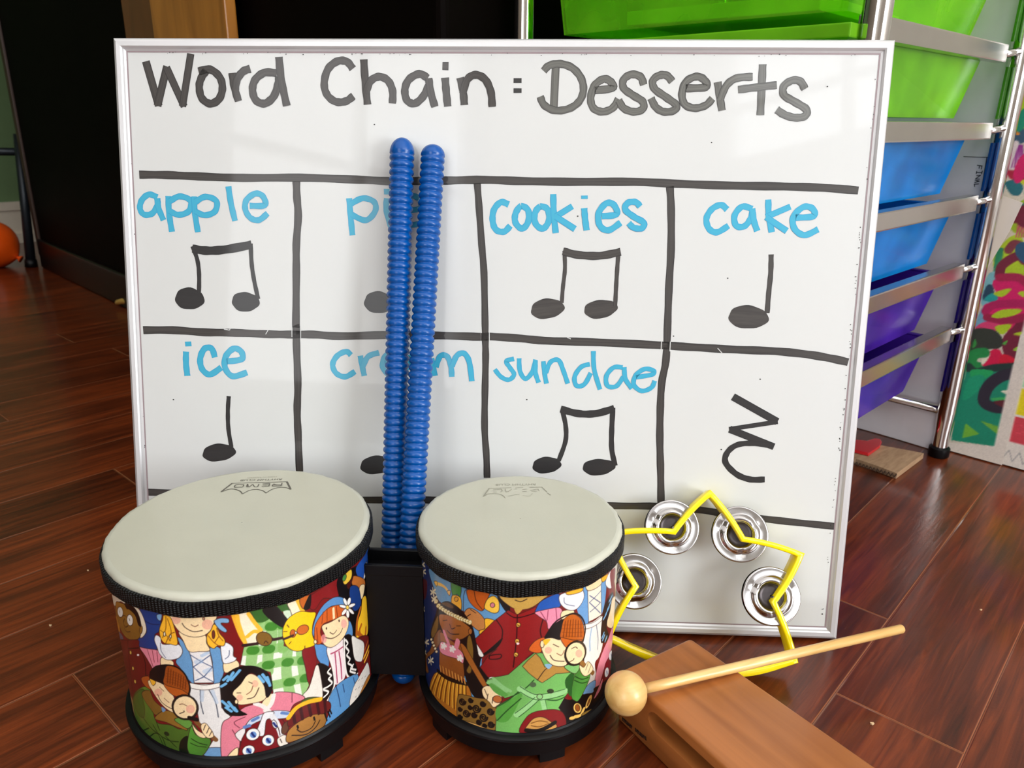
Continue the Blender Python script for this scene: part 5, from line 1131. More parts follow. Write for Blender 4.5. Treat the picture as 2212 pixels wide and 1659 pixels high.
# bosses with slots beside two points
# ------------------------------------------------------------------ wood block
wood = mat('waxed_brown_wood', (176, 104, 62), 0.33, noise=0.10, nscale=7, stretch=(2.2, 1, 6), coat=0.25, coatr=.2, bump=0.02)
def wood_grain(name, dark, light, ang, sc=(4, 60, 60), rough=.35, coat=.2):
    m, nt, b = nodes_of(name); L = nt.links
    g = N(nt, 'ShaderNodeNewGeometry'); mp = N(nt, 'ShaderNodeMapping'); mp.inputs['Rotation'].default_value = (0, 0, -ang); mp.inputs['Scale'].default_value = (1, 1, 1)
    L.new(g.outputs['Position'], mp.inputs[0])
    m2 = N(nt, 'ShaderNodeMapping'); m2.inputs['Scale'].default_value = sc; L.new(mp.outputs[0], m2.inputs[0])
    nz = N(nt, 'ShaderNodeTexNoise'); nz.inputs['Scale'].default_value = 1; nz.inputs['Detail'].default_value = 6; nz.inputs['Distortion'].default_value = .8; L.new(m2.outputs[0], nz.inputs[0])
    r = ramp(nt, [(.3, lin(dark)), (.7, lin(light))]); L.new(nz.outputs['Fac'], r.inputs[0]); L.new(r.outputs[0], b.inputs['Base Color'])
    b.inputs['Roughness'].default_value = rough; b.inputs['Coat Weight'].default_value = coat; b.inputs['Coat Roughness'].default_value = .15
    bp = N(nt, 'ShaderNodeBump'); bp.inputs['Strength'].default_value = .12; bp.inputs['Distance'].default_value = .0004; L.new(nz.outputs['Fac'], bp.inputs['Height']); L.new(bp.outputs[0], b.inputs['Normal'])
    return m
BH = 0.040
p_l0 = np.array([.3766, -.0927]); p_r0 = np.array([.4299, -.0547])
dl = np.array([.5625, -.8268]); dr = np.array([.6100, -.7924]); LB = .185
d_ax = dl + dr; d_ax /= np.linalg.norm(d_ax)
blk = thing('wood_block', 'brown hollow wood block with a long side slot, in front of the tambourine', 'wood block', (float(p_l0[0]), float(p_l0[1]), 0))
bw = wood_grain('waxed_brown_wood_block', (144, 84, 38), (180, 112, 58), math.atan2(d_ax[1], d_ax[0]))
def blk_mesh():
    # body as a tube with a slot: top slab, bottom slab, far wall, end walls, near walls above and below slot
    A, Bq = p_l0, p_r0; C2, D2 = p_l0 + dl * LB, p_r0 + dr * LB
    bm = bmesh.new()
    def corner(q, z): return bm.verts.new((q[0], q[1], z))
    vs = [corner(A, 0), corner(Bq, 0), corner(D2, 0), corner(C2, 0), corner(A, BH), corner(Bq, BH), corner(D2, BH), corner(C2, BH)]
    for f in ((0, 3, 2, 1), (4, 5, 6, 7), (0, 1, 5, 4), (1, 2, 6, 5), (2, 3, 7, 6), (3, 0, 4, 7)): bm.faces.new([vs[i] for i in f])
    bmesh.ops.recalc_face_normals(bm, faces=bm.faces)
    vert = [e for e in bm.edges if abs(e.verts[0].co.z - e.verts[1].co.z) > .01]
    bmesh.ops.bevel(bm, geom=vert, offset=.0035, segments=4, affect='EDGES', profile=.5)
    hor = [e for e in bm.edges if len(e.link_faces) == 2 and e.calc_face_angle(0) > 1.0]
    bmesh.ops.bevel(bm, geom=hor, offset=.0024, segments=3, affect='EDGES', profile=.5)
    me = bpy.data.meshes.new('block_body'); bm.to_mesh(me); bm.free(); return me
bo = link('block_body', blk_mesh(), bw, blk, smooth=True)
# slot cutter
_n = np.array([dl[1], -dl[0], 0]); _h = hit(1399, 1562, (p_l0[0], p_l0[1], 0), _n); SLS = float((_h[:2] - p_l0) @ dl)
s0, s1, zc, hh, depth = SLS, .160, .0254, .0070, .046
nrm2 = np.array([dl[1], -dl[0]]); nrm2 = nrm2 if nrm2[0] < 0 else -nrm2
prof_ = [(s0 + hh + hh * math.cos(t), zc + hh * math.sin(t)) for t in np.linspace(math.pi / 2, 1.5 * math.pi, 9)] + [(s1 - hh + hh * math.cos(t), zc + hh * math.sin(t)) for t in np.linspace(-math.pi / 2, math.pi / 2, 9)]
V = []
for o_ in (.004, -depth):
    for s, z in prof_: q = p_l0 + dl * s + nrm2 * o_; V.append((q[0], q[1], z))
k = len(prof_); Fc = [(i, (i + 1) % k, k + (i + 1) % k, k + i) for i in range(k)] + [tuple(range(k))[::-1], tuple(range(k, 2 * k))]
cut = mesh('cut', V, Fc, bw)
md = bo.modifiers.new('slot', 'BOOLEAN'); md.object = cut; md.operation = 'DIFFERENCE'; md.solver = 'EXACT'
bpy.context.view_layer.update(); dg = bpy.context.evaluated_depsgraph_get()
nm_ = bpy.data.meshes.new_from_object(bo.evaluated_get(dg)); bo.modifiers.clear(); bo.data = nm_
bpy.data.objects.remove(cut)
for p in nm_.polygons: p.use_smooth = True
sharp(nm_, .7)
# stamped letters on the long side, upside down as in the picture
sideN = np.array([nrm2[0], nrm2[1], 0])
def onside(px, py): return hit(px, py, (p_l0[0], p_l0[1], 0), sideN)
zt = Z((1320, 1530), 18.43)
A0, A1, A2 = onside(*zt([(1385, 1110)])[0]), onside(*zt([(460, 345)])[0]), onside(*zt([(1385, 1270)])[0])
stamp = mat('stamped_black_ink', (24, 14, 12), .6)
wtxt = text_on('stamped_text', 'WORLD OF RHYTHM', A0, A1, (A2 - A0), sideN, stamp, bo) if False else None
ikk = Ink(lambda x, y: onside(x, y), sideN)
for t in np.linspace(0, 1, 19):      # worn, unreadable stamped letters
    if abs(t - .47) < .04: continue
    x, y = 460 + 925 * t, 350 + 765 * t; h = 150 + 10 * math.sin(t * 40)
    ikk.line(zt([(x, y), (x + 2, y + h)]), 1.5 + .7 * math.sin(t * 57))
    ikk.line(zt([(x - 10, y + h * (.25 + .5 * (math.sin(t * 91) > 0))), (x + 34, y + 28 + h * (.25 + .5 * (math.sin(t * 91) > 0)))]), 1.4)
ikk.build('stamped_letters', stamp, bo, 'worn black stamped letters')

# ------------------------------------------------------------------ mallet
mal = thing('mallet', 'pale wooden mallet with a round ball head lying across the wood block', 'mallet', (.378, -.12, .03))
beech = wood_grain('pale_beech', (206, 160, 92), (234, 196, 130), math.radians(31), (8, 120, 120), .36, .25)
zb = .0470; ball = onz(1352, 1497, zb)
ztip = .0375; tip = onz(1949, 1358, ztip); hs = tip - ball; hs = hs / np.linalg.norm(hs)
a = np.cross(hs, [0, 0, 1]); a /= np.linalg.norm(a); b2 = np.cross(a, hs)
rb_ = .0136
pr = [(.0003, -rb_ * .97)] + [(rb_ * math.cos(t), rb_ * .97 * math.sin(t)) for t in np.linspace(-1.45, 1.2, 22)] + [(.0046, rb_ * .93)]
hb_ = MB().lathe(pr, n=56, frame=(ball, a, b2, hs)).build('mallet_head', beech, mal, smooth=True)
Lh = np.linalg.norm(tip - ball)
pr = [(.0003, rb_ * .7), (.0031, rb_ * .7), (.0033, .03), (.0033, Lh * .5), (.0033, Lh - .0012), (.0029, Lh - .0002), (.0020, Lh), (.0003, Lh)]
MB().lathe(pr, n=28, frame=(ball, a, b2, hs)).build('mallet_handle', beech, mal, smooth=True)
# ------------------------------------------------------------------ drawer trolley
chrome = mat('chrome_tube', (214, 212, 210), 0.10, metal=1.0, noise=0.02)
satin = mat('brushed_chrome', (200, 196, 192), 0.24, metal=1.0, noise=0.04, nscale=30)
Pr = np.array([.8091, .3726, 0]); uR, nR = Pr @ U, Pr @ D
nFt = hit(1893, 40, Pr, U) @ D; uL = hit(1132, 40, W(0, nFt), D) @ U            # posts: u in {uL,uR}, n in {nFt,nR}
tr = thing('drawer_trolley', 'chrome trolley with green, blue and purple translucent drawers behind the whiteboard', 'trolley', tuple(W((uL + uR) / 2, (nFt + nR) / 2, 0)))
TOP = .70; tiers = [.159, .232, .306, .380, .455, .529, .603]
for u in (uL, uR):
    for n_ in (nFt, nR):
        post = MB().tube([W(u, n_, .012), W(u, n_, .03), W(u, n_, .055), W(u, n_, TOP)], [.0088, .0088, .0105, .0105], 24).build('post', chrome, tr, smooth=True, autosm=.8)
        MB().lathe([(.0003, 0), (.010, 0), (.0118, .002), (.0118, .012), (.0095, .014), (.0003, .014)], W(u, n_, 0), 24).build('rubber_foot', black_pl, post, smooth=True, autosm=.8)
for u, s in ((uL, 1), (uR, -1)):
    for z in tiers:
        mb = MB(); w0, w1 = sorted((u + s * .004, u + s * .016))
        mb.box(w0, w1, nFt + .006, nR - .030, z - .0085, z + .0085, frame=RF)
        ra = mb.build('side_rail', satin, tr, bevel=.0015)
        b3 = MB(); b3.lathe([(.0003, -.005), (.0052, -.004), (.0062, 0), (.0052, .004), (.0003, .005)], W(u + s * .012, nR - .026, z), 16)
        b3.tube([W(u + s * .012, nR - .028, z), W(u + s * .006, nR - .018, z + .001), W(u, nR - .008, z + .003)], .0042, 12)
        b3.build('rail_bracket', chrome, ra, smooth=True)
for n_, s in ((nR, -1),):
    MB().tube([W(uL, n_, .0585), W(uR, n_, .0585)], .0055, 16).build('lower_bar', chrome, tr, smooth=True)
def clear_plastic(name, c, op=.74):
    m, nt, b = nodes_of(name); L = nt.links; cl = lin(c)
    b.inputs['Base Color'].default_value = (*cl, 1); b.inputs['Roughness'].default_value = .16
    t = N(nt, 'ShaderNodeBsdfTransparent'); k = max(cl); t.inputs['Color'].default_value = (*[min(1, (x / k) ** .8 * .95 + .03) for x in cl], 1)
    tl_ = N(nt, 'ShaderNodeBsdfTranslucent'); tl_.inputs['Color'].default_value = (*[min(1, x * 1.25) for x in cl], 1)
    m1 = N(nt, 'ShaderNodeMixShader'); m1.inputs['Fac'].default_value = .3; L.new(b.outputs[0], m1.inputs[1]); L.new(tl_.outputs[0], m1.inputs[2])
    m2 = N(nt, 'ShaderNodeMixShader'); m2.inputs['Fac'].default_value = op; L.new(t.outputs[0], m2.inputs[1]); L.new(m1.outputs[0], m2.inputs[2])
    L.new(m2.outputs[0], nt.nodes['Material Output'].inputs['Surface'])
    tc = N(nt, 'ShaderNodeTexCoord'); nz = N(nt, 'ShaderNodeTexNoise'); nz.inputs['Scale'].default_value = 18; L.new(tc.outputs['Object'], nz.inputs[0])
    r = ramp(nt, [(.35, tuple(x * .75 for x in cl)), (.7, tuple(min(1, x * 1.2) for x in cl))]); L.new(nz.outputs['Fac'], r.inputs[0]); L.new(r.outputs[0], b.inputs['Base Color'])
    return m
g1 = clear_plastic('translucent_lime_plastic', (170, 226, 60), .34); g2 = clear_plastic('translucent_green_plastic', (140, 214, 40))
b1 = clear_plastic('translucent_blue_plastic', (24, 152, 228)); v1 = clear_plastic('translucent_violet_plastic', (88, 46, 178), .8)
dcol = [(v1, 'violet'), (v1, 'violet'), (b1, 'blue'), (b1, 'blue'), (g2, 'green'), (g1, 'lime green'), (g1, 'lime green')]
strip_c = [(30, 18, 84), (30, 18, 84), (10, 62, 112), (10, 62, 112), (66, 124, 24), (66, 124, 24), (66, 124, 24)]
def drawer(z, m, lab, out, k):
    """tapered open box hung from its rim"""
    ua, ub = uL + .047, uR - .018; na, nb = nFt - .006 - out, nR - .055 - out
    hgt = .0605; tp_ = .006; zt_ = z - .003; zb_ = zt_ - hgt
    d = link('drawer', bpy.data.meshes.new('drawer'), m, tr); d['label'] = lab + ' translucent plastic drawer'
    th = .0022
    ring_t = [(ua, na), (ub, na), (ub, nb), (ua, nb)]; ring_b = [(ua + tp_, na + tp_), (ub - tp_, na + tp_), (ub - tp_ - .004, nb - .020), (ua + tp_ + .004, nb - .020)]
    ins = lambda r, q: [(r[0][0] + q, r[0][1] + q), (r[1][0] - q, r[1][1] + q), (r[2][0] - q, r[2][1] - q), (r[3][0] + q, r[3][1] - q)]
    Vv = [W(*p, zt_) for p in ring_t] + [W(*p, zb_) for p in ring_b] + [W(*p, zt_) for p in ins(ring_t, th)] + [W(*p, zb_ + th) for p in ins(ring_b, th)]
    Ff = []
    for i in range(4):
        j = (i + 1) % 4; Ff += [(i, j, 4 + j, 4 + i), (8 + i, 12 + i, 12 + j, 8 + j), (i, 8 + i, 8 + j, j)]
    Ff += [(4, 5, 6, 7), (12, 15, 14, 13)]
    bm = bmesh.new(); vs = [bm.verts.new(v) for v in Vv]
    for f in Ff: bm.faces.new([vs[q] for q in f])
    ed = [e for e in bm.edges if abs(e.verts[0].co.z - e.verts[1].co.z) > .02]
    bmesh.ops.bevel(bm, geom=ed, offset=.004, segments=3, affect='EDGES', clamp_overlap=True)
    bmesh.ops.recalc_face_normals(bm, faces=bm.faces); bm.to_mesh(d.data); bm.free()
    # rim: lip round the front, sliding flanges along the sides
    mb = MB(); mb.box(ua - .006, ub + .010, na - .016, na + .002, zt_ - .007, zt_ + .003, frame=RF)
    mb.box(ua - .012, ua + .002, na, nb, zt_, zt_ + .0022, frame=RF); mb.box(ub - .002, ub + .012, na, nb, zt_, zt_ + .0022, frame=RF); mb.box(ua, ub, nb - .002, nb + .006, zt_, zt_ + .0022, frame=RF)
    lip = mb.build('drawer_rim', m, d, bevel=.0012)
    return d
rail_z = lambda k: tiers[k]
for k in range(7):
    drawer(tiers[k] + .0005, dcol[k][0], dcol[k][1], 0, k)
    # drawer colours mirrored by the rear post, built as thin tinted strips
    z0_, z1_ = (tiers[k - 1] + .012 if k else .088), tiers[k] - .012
    mk = clear_plastic('tinted_reflection_%d' % k, strip_c[k], .6)
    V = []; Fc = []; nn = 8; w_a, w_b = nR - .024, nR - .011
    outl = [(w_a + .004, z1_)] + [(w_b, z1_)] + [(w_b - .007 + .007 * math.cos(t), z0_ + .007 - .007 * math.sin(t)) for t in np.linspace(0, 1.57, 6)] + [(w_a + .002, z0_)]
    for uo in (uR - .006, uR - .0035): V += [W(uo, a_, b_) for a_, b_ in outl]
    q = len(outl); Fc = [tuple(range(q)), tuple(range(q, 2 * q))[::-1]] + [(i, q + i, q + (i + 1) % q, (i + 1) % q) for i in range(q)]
    mesh('reflection_strip', V, Fc, mk, tr)['label'] = dcol[k][1] + ' drawer reflection, built as a tinted strip'

# things kept in the drawers
paper = mat('white_paper', (226, 224, 220), .7); yell = mat('yellow_card', (214, 222, 30), .6)
def loose(name, u0, u1, n0, n1, z0_, z1_, m, label, cat, rot=0):
    c_ = W((u0 + u1) / 2, (n0 + n1) / 2, 0); e1 = U * math.cos(rot) + D * math.sin(rot); e2 = -U * math.sin(rot) + D * math.cos(rot)
    hu, hn = (u1 - u0) / 2, (n1 - n0) / 2
    return tag(MB().box(-hu, hu, -hn, hn, z0_, z1_, frame=(c_, e1, e2, ZZ)).build(name, m, None, bevel=.0008), label, cat, 'paper stacks in the drawers' if cat == 'paper' else None)
def in_dr(k): return tiers[k] - .0025 - .0605 + .0045
loose('yellow_folder', uL + .12, uR - .06, nFt + .016, nFt + .20, in_dr(5), in_dr(5) + .012, yell, 'bright yellow folder inside the topmost visible green drawer', 'folder', .06)
loose('paper_stack', uL + .068, uR - .05, nFt + .05, nR - .14, in_dr(4), in_dr(4) + .018, paper, 'paper stack inside the lower green drawer', 'paper', .03)
loose('paper_stack', uL + .070, uR - .06, nFt + .09, nR - .13, in_dr(3), in_dr(3) + .014, paper, 'paper stack inside the upper blue drawer', 'paper', -.05)
loose('craft_box', uL + .075, uR - .07, nFt + .10, nR - .14, in_dr(1), in_dr(1) + .020, mat('magenta_card', (150, 40, 120), .6), 'magenta box inside the upper violet drawer', 'box', .05)

# ------------------------------------------------------------------ white cardboard behind the drawers, with FINAL written on it
sh0 = onz(2010, 968); nS = sh0 @ D; uS = sh0 @ U
nS = min(nS, nR + .016) if nS > nR else nR + .012
sheet_n = nR + .016
def onwall(px, py, n_): return hit(px, py, W(0, n_, 0), D)
eR = [onwall(2012, 966, sheet_n), onwall(2040, 880, sheet_n), onwall(2112, 520, sheet_n), onwall(2146, 300, sheet_n), onwall(2176, 100, sheet_n)]
us = [q @ U for q in eR]; u_edge = sum(us) / len(us)
V = []; Fc = []; n_ = 12
for i in range(n_ + 1):
    u = uL + .09 + (u_edge - uL - .09) * i / n_; cv = -.003 * math.exp(-((u_edge - u) / .03) ** 2)
    for z, zz_ in ((0.001, 0), (.62, 1)): V.append(W(u, sheet_n + cv, z)); V.append(W(u, sheet_n + cv + .002, z))
for i in range(n_):
    a, b = 4 * i, 4 * i + 4; Fc += [(a, b, b + 2, a + 2), (a + 1, a + 3, b + 3, b + 1), (a + 2, b + 2, b + 3, a + 3), (a, a + 1, b + 1, b)]
Fc += [(0, 2, 3, 1), (4 * n_, 4 * n_ + 1, 4 * n_ + 3, 4 * n_ + 2)]
card = tag(mesh('white_cardboard', V, Fc, mat('white_card', (244, 240, 244), .5), None, smooth=False), 'tall white cardboard sheet standing behind the drawers, marked FINAL', 'cardboard')
ik = Ink(lambda x, y: onwall(x, y, sheet_n - .0034), -D); q0 = Z((1960, 0), 3.3175)
ink_d = mat('dark_green_black_ink', (26, 34, 40), .5)
ik.stroke(q0([(402, 1122), (500, 1126), (608, 1128)]), 1.7); ik.line(q0([(570, 1130), (535, 1335)]), 2.0)
for q in ([(500, 1184), (536, 1190)], [(536, 1186), (530, 1214)], [(518, 1188), (514, 1208)], [(496, 1236), (536, 1236)], [(498, 1226), (494, 1246)], [(538, 1224), (532, 1248)],
          [(496, 1258), (528, 1256)], [(526, 1256), (488, 1282)], [(490, 1282), (520, 1284)], [(484, 1290), (518, 1298)], [(518, 1298), (482, 1308)], [(502, 1292), (500, 1306)], [(514, 1318), (480, 1320)], [(481, 1318), (483, 1338)]):
    ik.line(q0(q), 1.9)
ik.build('handwriting', ink_d, card, 'handwritten word FINAL turned on its side')
# ------------------------------------------------------------------ artwork leaning at the right
PA, PBt = onz(2047, 974), onz(2170.5, 1006.5); n_post = PA @ D
n_post = .852
def onp(px, py, n_=n_post): return hit(px, py, W(0, n_, 0), D)
def pm2(px, py): 
    q = onp(px, py); return np.array([(q @ U) * 1000, q[2] * 1000])
quad = [pm2(2030, 968), pm2(2171, 1008)]
u0 = .286 * 1000
u_lo = pm2(2040, 972)[0]; u_hi = pm2(2330, 700)[0]
u_lo = min(pm2(2040, 972)[0], pm2(2160, 300)[0]) - 6
def art_poster(p):
    q1, q0 = Z((1960, 500), 3.016), Z((1960, 0), 3.3175)
    def P(z, pts, c, **k): p.poly(z(pts), c, line=0, **k)
    def S(z, pts, w, c, **k): p.stroke(z(pts), c, w, **k)
    TE = (20, 134, 104); CR = (110, 26, 50); MG = (206, 24, 96); CH2 = (170, 196, 36)
    p.A[:] = np.array((222, 212, 200), np.float32)
    p.poly([(2040, 955), (2147, 964), (2178, 830), (2212, 696), (2300, 330), (2380, 0), (2140, -60), (2120, 500), (2056, 900)], (206, 196, 178), smooth=False, line=0); clip = p.last
    P(q1, [(285, 1360), (565, 1400), (640, 1100), (700, 860), (400, 850), (330, 1100)], TE, smooth=False)
    P(q1, [(560, 180), (640, 60), (720, 20), (760, 80), (760, 300), (600, 320)], CH2)
    P(q1, [(560, 260), (580, 130), (625, 110), (610, 200), (570, 280)], (40, 130, 90))
    P(q1, [(480, 470), (520, 290), (600, 260), (680, 300), (560, 360), (540, 460)], (120, 176, 186)); P(q1, [(440, 620), (500, 480), (560, 520), (500, 640)], (110, 160, 186))
    P(q1, [(490, 440), (520, 350), (560, 360), (560, 450)], (30, 60, 84)); P(q1, [(500, 440), (560, 400), (600, 440), (540, 460)], (30, 150, 150))
    P(q1, [(560, 320), (760, 300), (760, 620), (600, 640), (500, 560), (500, 480), (590, 440)], MG); P(q1, [(440, 640), (500, 590), (600, 600), (560, 660)], (210, 60, 110))
    P(q1, [(690, 620), (760, 560), (760, 900), (640, 820), (620, 700)], CR)
    S(q1, [(600, 290), (620, 220), (720, 160), (775, 200)], 10, CR); S(q1, [(660, 120), (700, 80), (770, 110)], 9, (120, 50, 60)); S(q1, [(600, 300), (720, 300), (780, 340)], 9, (160, 30, 70))
    S(q1, [(510, 520), (560, 480), (680, 470), (770, 470)], 9, (170, 22, 84)); S(q1, [(520, 560), (640, 580), (760, 560)], 9, (150, 24, 66))
    P(q1, [(665, 250), (720, 215), (760, 220), (760, 250), (690, 265)], CH2); P(q1, [(560, 405), (640, 375), (678, 378), (620, 425)], CH2); P(q1, [(548, 550), (620, 510), (745, 508), (700, 545), (590, 566)], CH2); P(q1, [(570, 620), (680, 606), (620, 672)], CH2); P(q1, [(690, 670), (760, 650), (760, 680)], CH2); P(q1, [(720, 400), (760, 390), (760, 430)], CH2)
    P(q1, [(430, 640), (560, 640), (620, 700), (600, 760), (480, 780), (410, 900), (380, 900), (400, 760)], (44, 48, 40)); P(q1, [(420, 760), (440, 700), (450, 740)], (50, 140, 60)); P(q1, [(620, 730), (650, 710), (640, 740)], (80, 160, 60))
    P(q1, [(540, 780), (600, 770), (620, 830), (590, 870), (480, 870)], (206, 20, 70)); P(q1, [(620, 800), (700, 830), (690, 880), (600, 870)], (206, 20, 50)); P(q1, [(485, 870), (495, 800), (540, 790), (520, 840)], (226, 220, 196)); P(q1, [(690, 770), (720, 750), (715, 780)], (140, 190, 50))
    S(q1, [(500, 790), (440, 800), (415, 850), (450, 880)], 12, (30, 132, 66)); S(q1, [(400, 880), (450, 915), (560, 890), (700, 880)], 9, (28, 50, 46))
    S(q1, [(700, 920), (600, 950), (520, 1020), (500, 1110), (580, 1150), (680, 1140)], 13, (40, 34, 48)); P(q1, [(540, 1090), (640, 1080), (620, 1110)], (60, 170, 90)); P(q1, [(610, 1040), (660, 1035), (650, 1060)], (226, 220, 196)); P(q1, [(560, 1110), (660, 1100), (640, 1150)], (90, 30, 40))
    P(q1, [(420, 900), (560, 910), (500, 960), (420, 960)], (30, 160, 90)); P(q1, [(400, 960), (500, 940), (460, 1040), (360, 1100)], (22, 150, 110))
    P(q1, [(380, 1250), (470, 1320), (355, 1348)], (110, 176, 56), smooth=False); P(q1, [(470, 1230), (590, 1270), (590, 1325)], (110, 170, 60), smooth=False)
    # upper part
    P(q0, [(800, 640), (860, 600), (980, 700), (960, 840), (810, 840)], (222, 140, 150)); P(q0, [(760, 860), (840, 840), (900, 960), (860, 1010), (750, 1030)], (50, 80, 104)); P(q0, [(770, 960), (790, 940), (805, 968)], (226, 140, 40))
    P(q0, [(740, 1040), (800, 1020), (820, 1190), (720, 1200)], (222, 206, 206)); 
    for i in range(6): S(q0, [(800 + i * 5, 1040), (745 + i * 18, 1200)], 1.1, (140, 40, 130))
    P(q0, [(715, 1220), (840, 1240), (880, 1290), (750, 1290)], (170, 30, 60)); P(q0, [(700, 1310), (780, 1290), (830, 1340), (800, 1400), (740, 1390)], (30, 100, 110)); P(q0, [(800, 1300), (850, 1290), (850, 1330)], (196, 196, 40))
    P(q0, [(780, 1470), (900, 1440), (900, 1700), (740, 1640)], (150, 180, 36)); P(q0, [(780, 1480), (840, 1460), (840, 1560), (790, 1560)], (40, 110, 110))
    for i in range(4): S(q0, [(800 + i * 8, 1560), (780 + i * 20, 1700)], 1.1, (200, 40, 120))
    rg = np.random.default_rng(11)
    for i in range(26):
        x, y = 2190 + rg.uniform(0, 110), rg.uniform(-40, 560); c_ = [CR, MG, CH2, (222, 150, 160), (40, 80, 110), TE][i % 6]
        p.ell(x, y, rg.uniform(10, 30), rg.uniform(14, 36), rg.uniform(0, 90), c_, lambda q: q, line=0)
    # keep paper border clean
    m_ = np.ones((p.ny, p.nx), bool); (a0, a1, b0, b1), cm = clip; m_[b0:b1, a0:a1] &= ~cm; p.A[m_] = np.array((222, 212, 200), np.float32)
def flat_print(name, x0, x1, y0, y1, step, art, n_, m, outline=None, thick=.002, label='', cat='painting'):
    p = Paint(x0, x1, y0, y1, step, (220, 212, 200), lambda a, b: pm2(a, b)); art(p); B = p.down(); ny, nx = B.shape[:2]
    xs = x0 + (np.arange(nx) + .5) * step; ys = y0 + (np.arange(ny) + .5) * step
    # right edge follows the measured slanted edge
    V = []
    for j in range(ny):
        for i in range(nx): V.append(U * xs[i] / 1000 + D * n_ + ZZ * ys[j] / 1000)
    idx = np.arange(nx * ny).reshape(ny, nx); keep = np.ones((ny, nx), bool)
    if outline is not None:
        keep = outline(xs[None, :], ys[:, None]) & np.ones((ny, nx), bool)
    Fq = []
    a = keep[:-1, :-1] & keep[1:, :-1] & keep[:-1, 1:] & keep[1:, 1:]
    for j, i in zip(*np.nonzero(a)): Fq.append((idx[j, i], idx[j, i + 1], idx[j + 1, i + 1], idx[j + 1, i]))
    me = bpy.data.meshes.new(name); me.from_pydata([tuple(v) for v in V], [], [tuple(int(q) for q in f) for f in Fq]); me.update()
    color_attr(me, B.reshape(-1, 3), .02)
    bm = bmesh.new(); bm.from_mesh(me); bmesh.ops.delete(bm, geom=[v for v in bm.verts if not v.link_faces], context='VERTS'); bm.to_mesh(me); bm.free()
    o = link(name, me, m); tag(o, label, cat); return o
ppm = print_mat('painted_paper', .55, 1.0, nscale=60)
eb, et = pm2(2170.5, 1006.5), pm2(2212, 828)
def edge_right(x, y): return x < eb[0] + (et[0] - eb[0]) * (y - eb[1]) / (et[1] - eb[1])
yb0 = 1.5
flat_print('abstract_painting', u_lo, pm2(2212, 200)[0] + 60, 1.0, 560, 1.25, art_poster, n_post, ppm, edge_right, label='abstract painting in teal, crimson and lime with white border, leaning beside the trolley', cat='painting')
def art_patch(p):
    p.A[:] = np.array((224, 216, 206), np.float32); q1 = Z((1960, 500), 3.016)
    x00 = pm2(2178, 960)[0]; cols = [[(222, 70, 84), (230, 160, 60), (150, 60, 150), (60, 120, 190), (230, 200, 40)], [(232, 214, 30), (232, 190, 160), (90, 60, 160), (220, 60, 60), (60, 160, 90)], [(170, 220, 180), (200, 170, 40), (200, 60, 100), (120, 90, 180), (230, 140, 40)], [(70, 150, 200), (210, 60, 60), (90, 170, 80), (230, 170, 40), (160, 60, 150)], [(230, 150, 40), (90, 70, 170), (220, 210, 50), (60, 160, 150), (210, 60, 80)], [(150, 60, 150), (210, 200, 60), (220, 80, 60), (70, 120, 190), (90, 170, 80)]]
    rg = np.random.default_rng(3)
    for j in range(6):
        for i in range(8):
            xa, ya = x00 + i * 30, 32 + j * 34; c = cols[j][i % 5]
            a, b = int((xa - p.x0) / p.h), int((xa + 28 - p.x0) / p.h); cc, d = int((ya - p.y0) / p.h), int((ya + 32 - p.y0) / p.h)
            a, b, cc, d = [max(0, v) for v in (a, b, cc, d)]
            p.A[cc:d, a:b] = np.array(c, np.float32) * rg.uniform(.9, 1.08)
            for _ in range(3 if (i + j) % 2 else 7):
                xx, yy = xa + rg.uniform(2, 20), ya + rg.uniform(2, 28); p.stroke(None, tuple(min(255, v * 1.25 + 20) for v in c), .7, P=[np.array([xx, yy]), np.array([xx + rg.uniform(2, 7), yy + rg.uniform(-3, 3)])], a=.6)
    zz = [np.array([x00 - 4 + i * 5.5, 12 + (9 if i % 2 else -4)]) for i in range(30)]; p.stroke(None, (140, 138, 140), .8, P=zz)
n2 = n_post + .004
x_l = pm2(2165, 1004)[0] - 2
def right_only(x, y): return x > eb[0] + (et[0] - eb[0]) * (y - eb[1]) / (et[1] - eb[1]) - 14
flat_print('crayon_patchwork', x_l - 8, x_l + 260, 1.0, 330, 1.25, art_patch, n2, ppm, right_only, label='white sheet of crayoned colour patches with a pencil zigzag, at the far right', cat='drawing')
# loose white paper tucked in front of the painting
n3 = n_post - .012; pts = [onp(2168, 424, n3), onp(2209, 438, n3), onp(2180, 500, n3), onp(2120, 600, n3), onp(2104, 615, n3), onp(2130, 420, n3)]
V = pts + [p + D * .0008 for p in pts]; k = 6
tag(mesh('white_paper', V, [tuple(range(6)), tuple(range(6, 12))[::-1]] + [(i, 6 + i, 6 + (i + 1) % 6, (i + 1) % 6) for i in range(6)], mat('plain_white_paper', (226, 214, 200), .6)), 'loose white paper corner in front of the painting', 'paper')

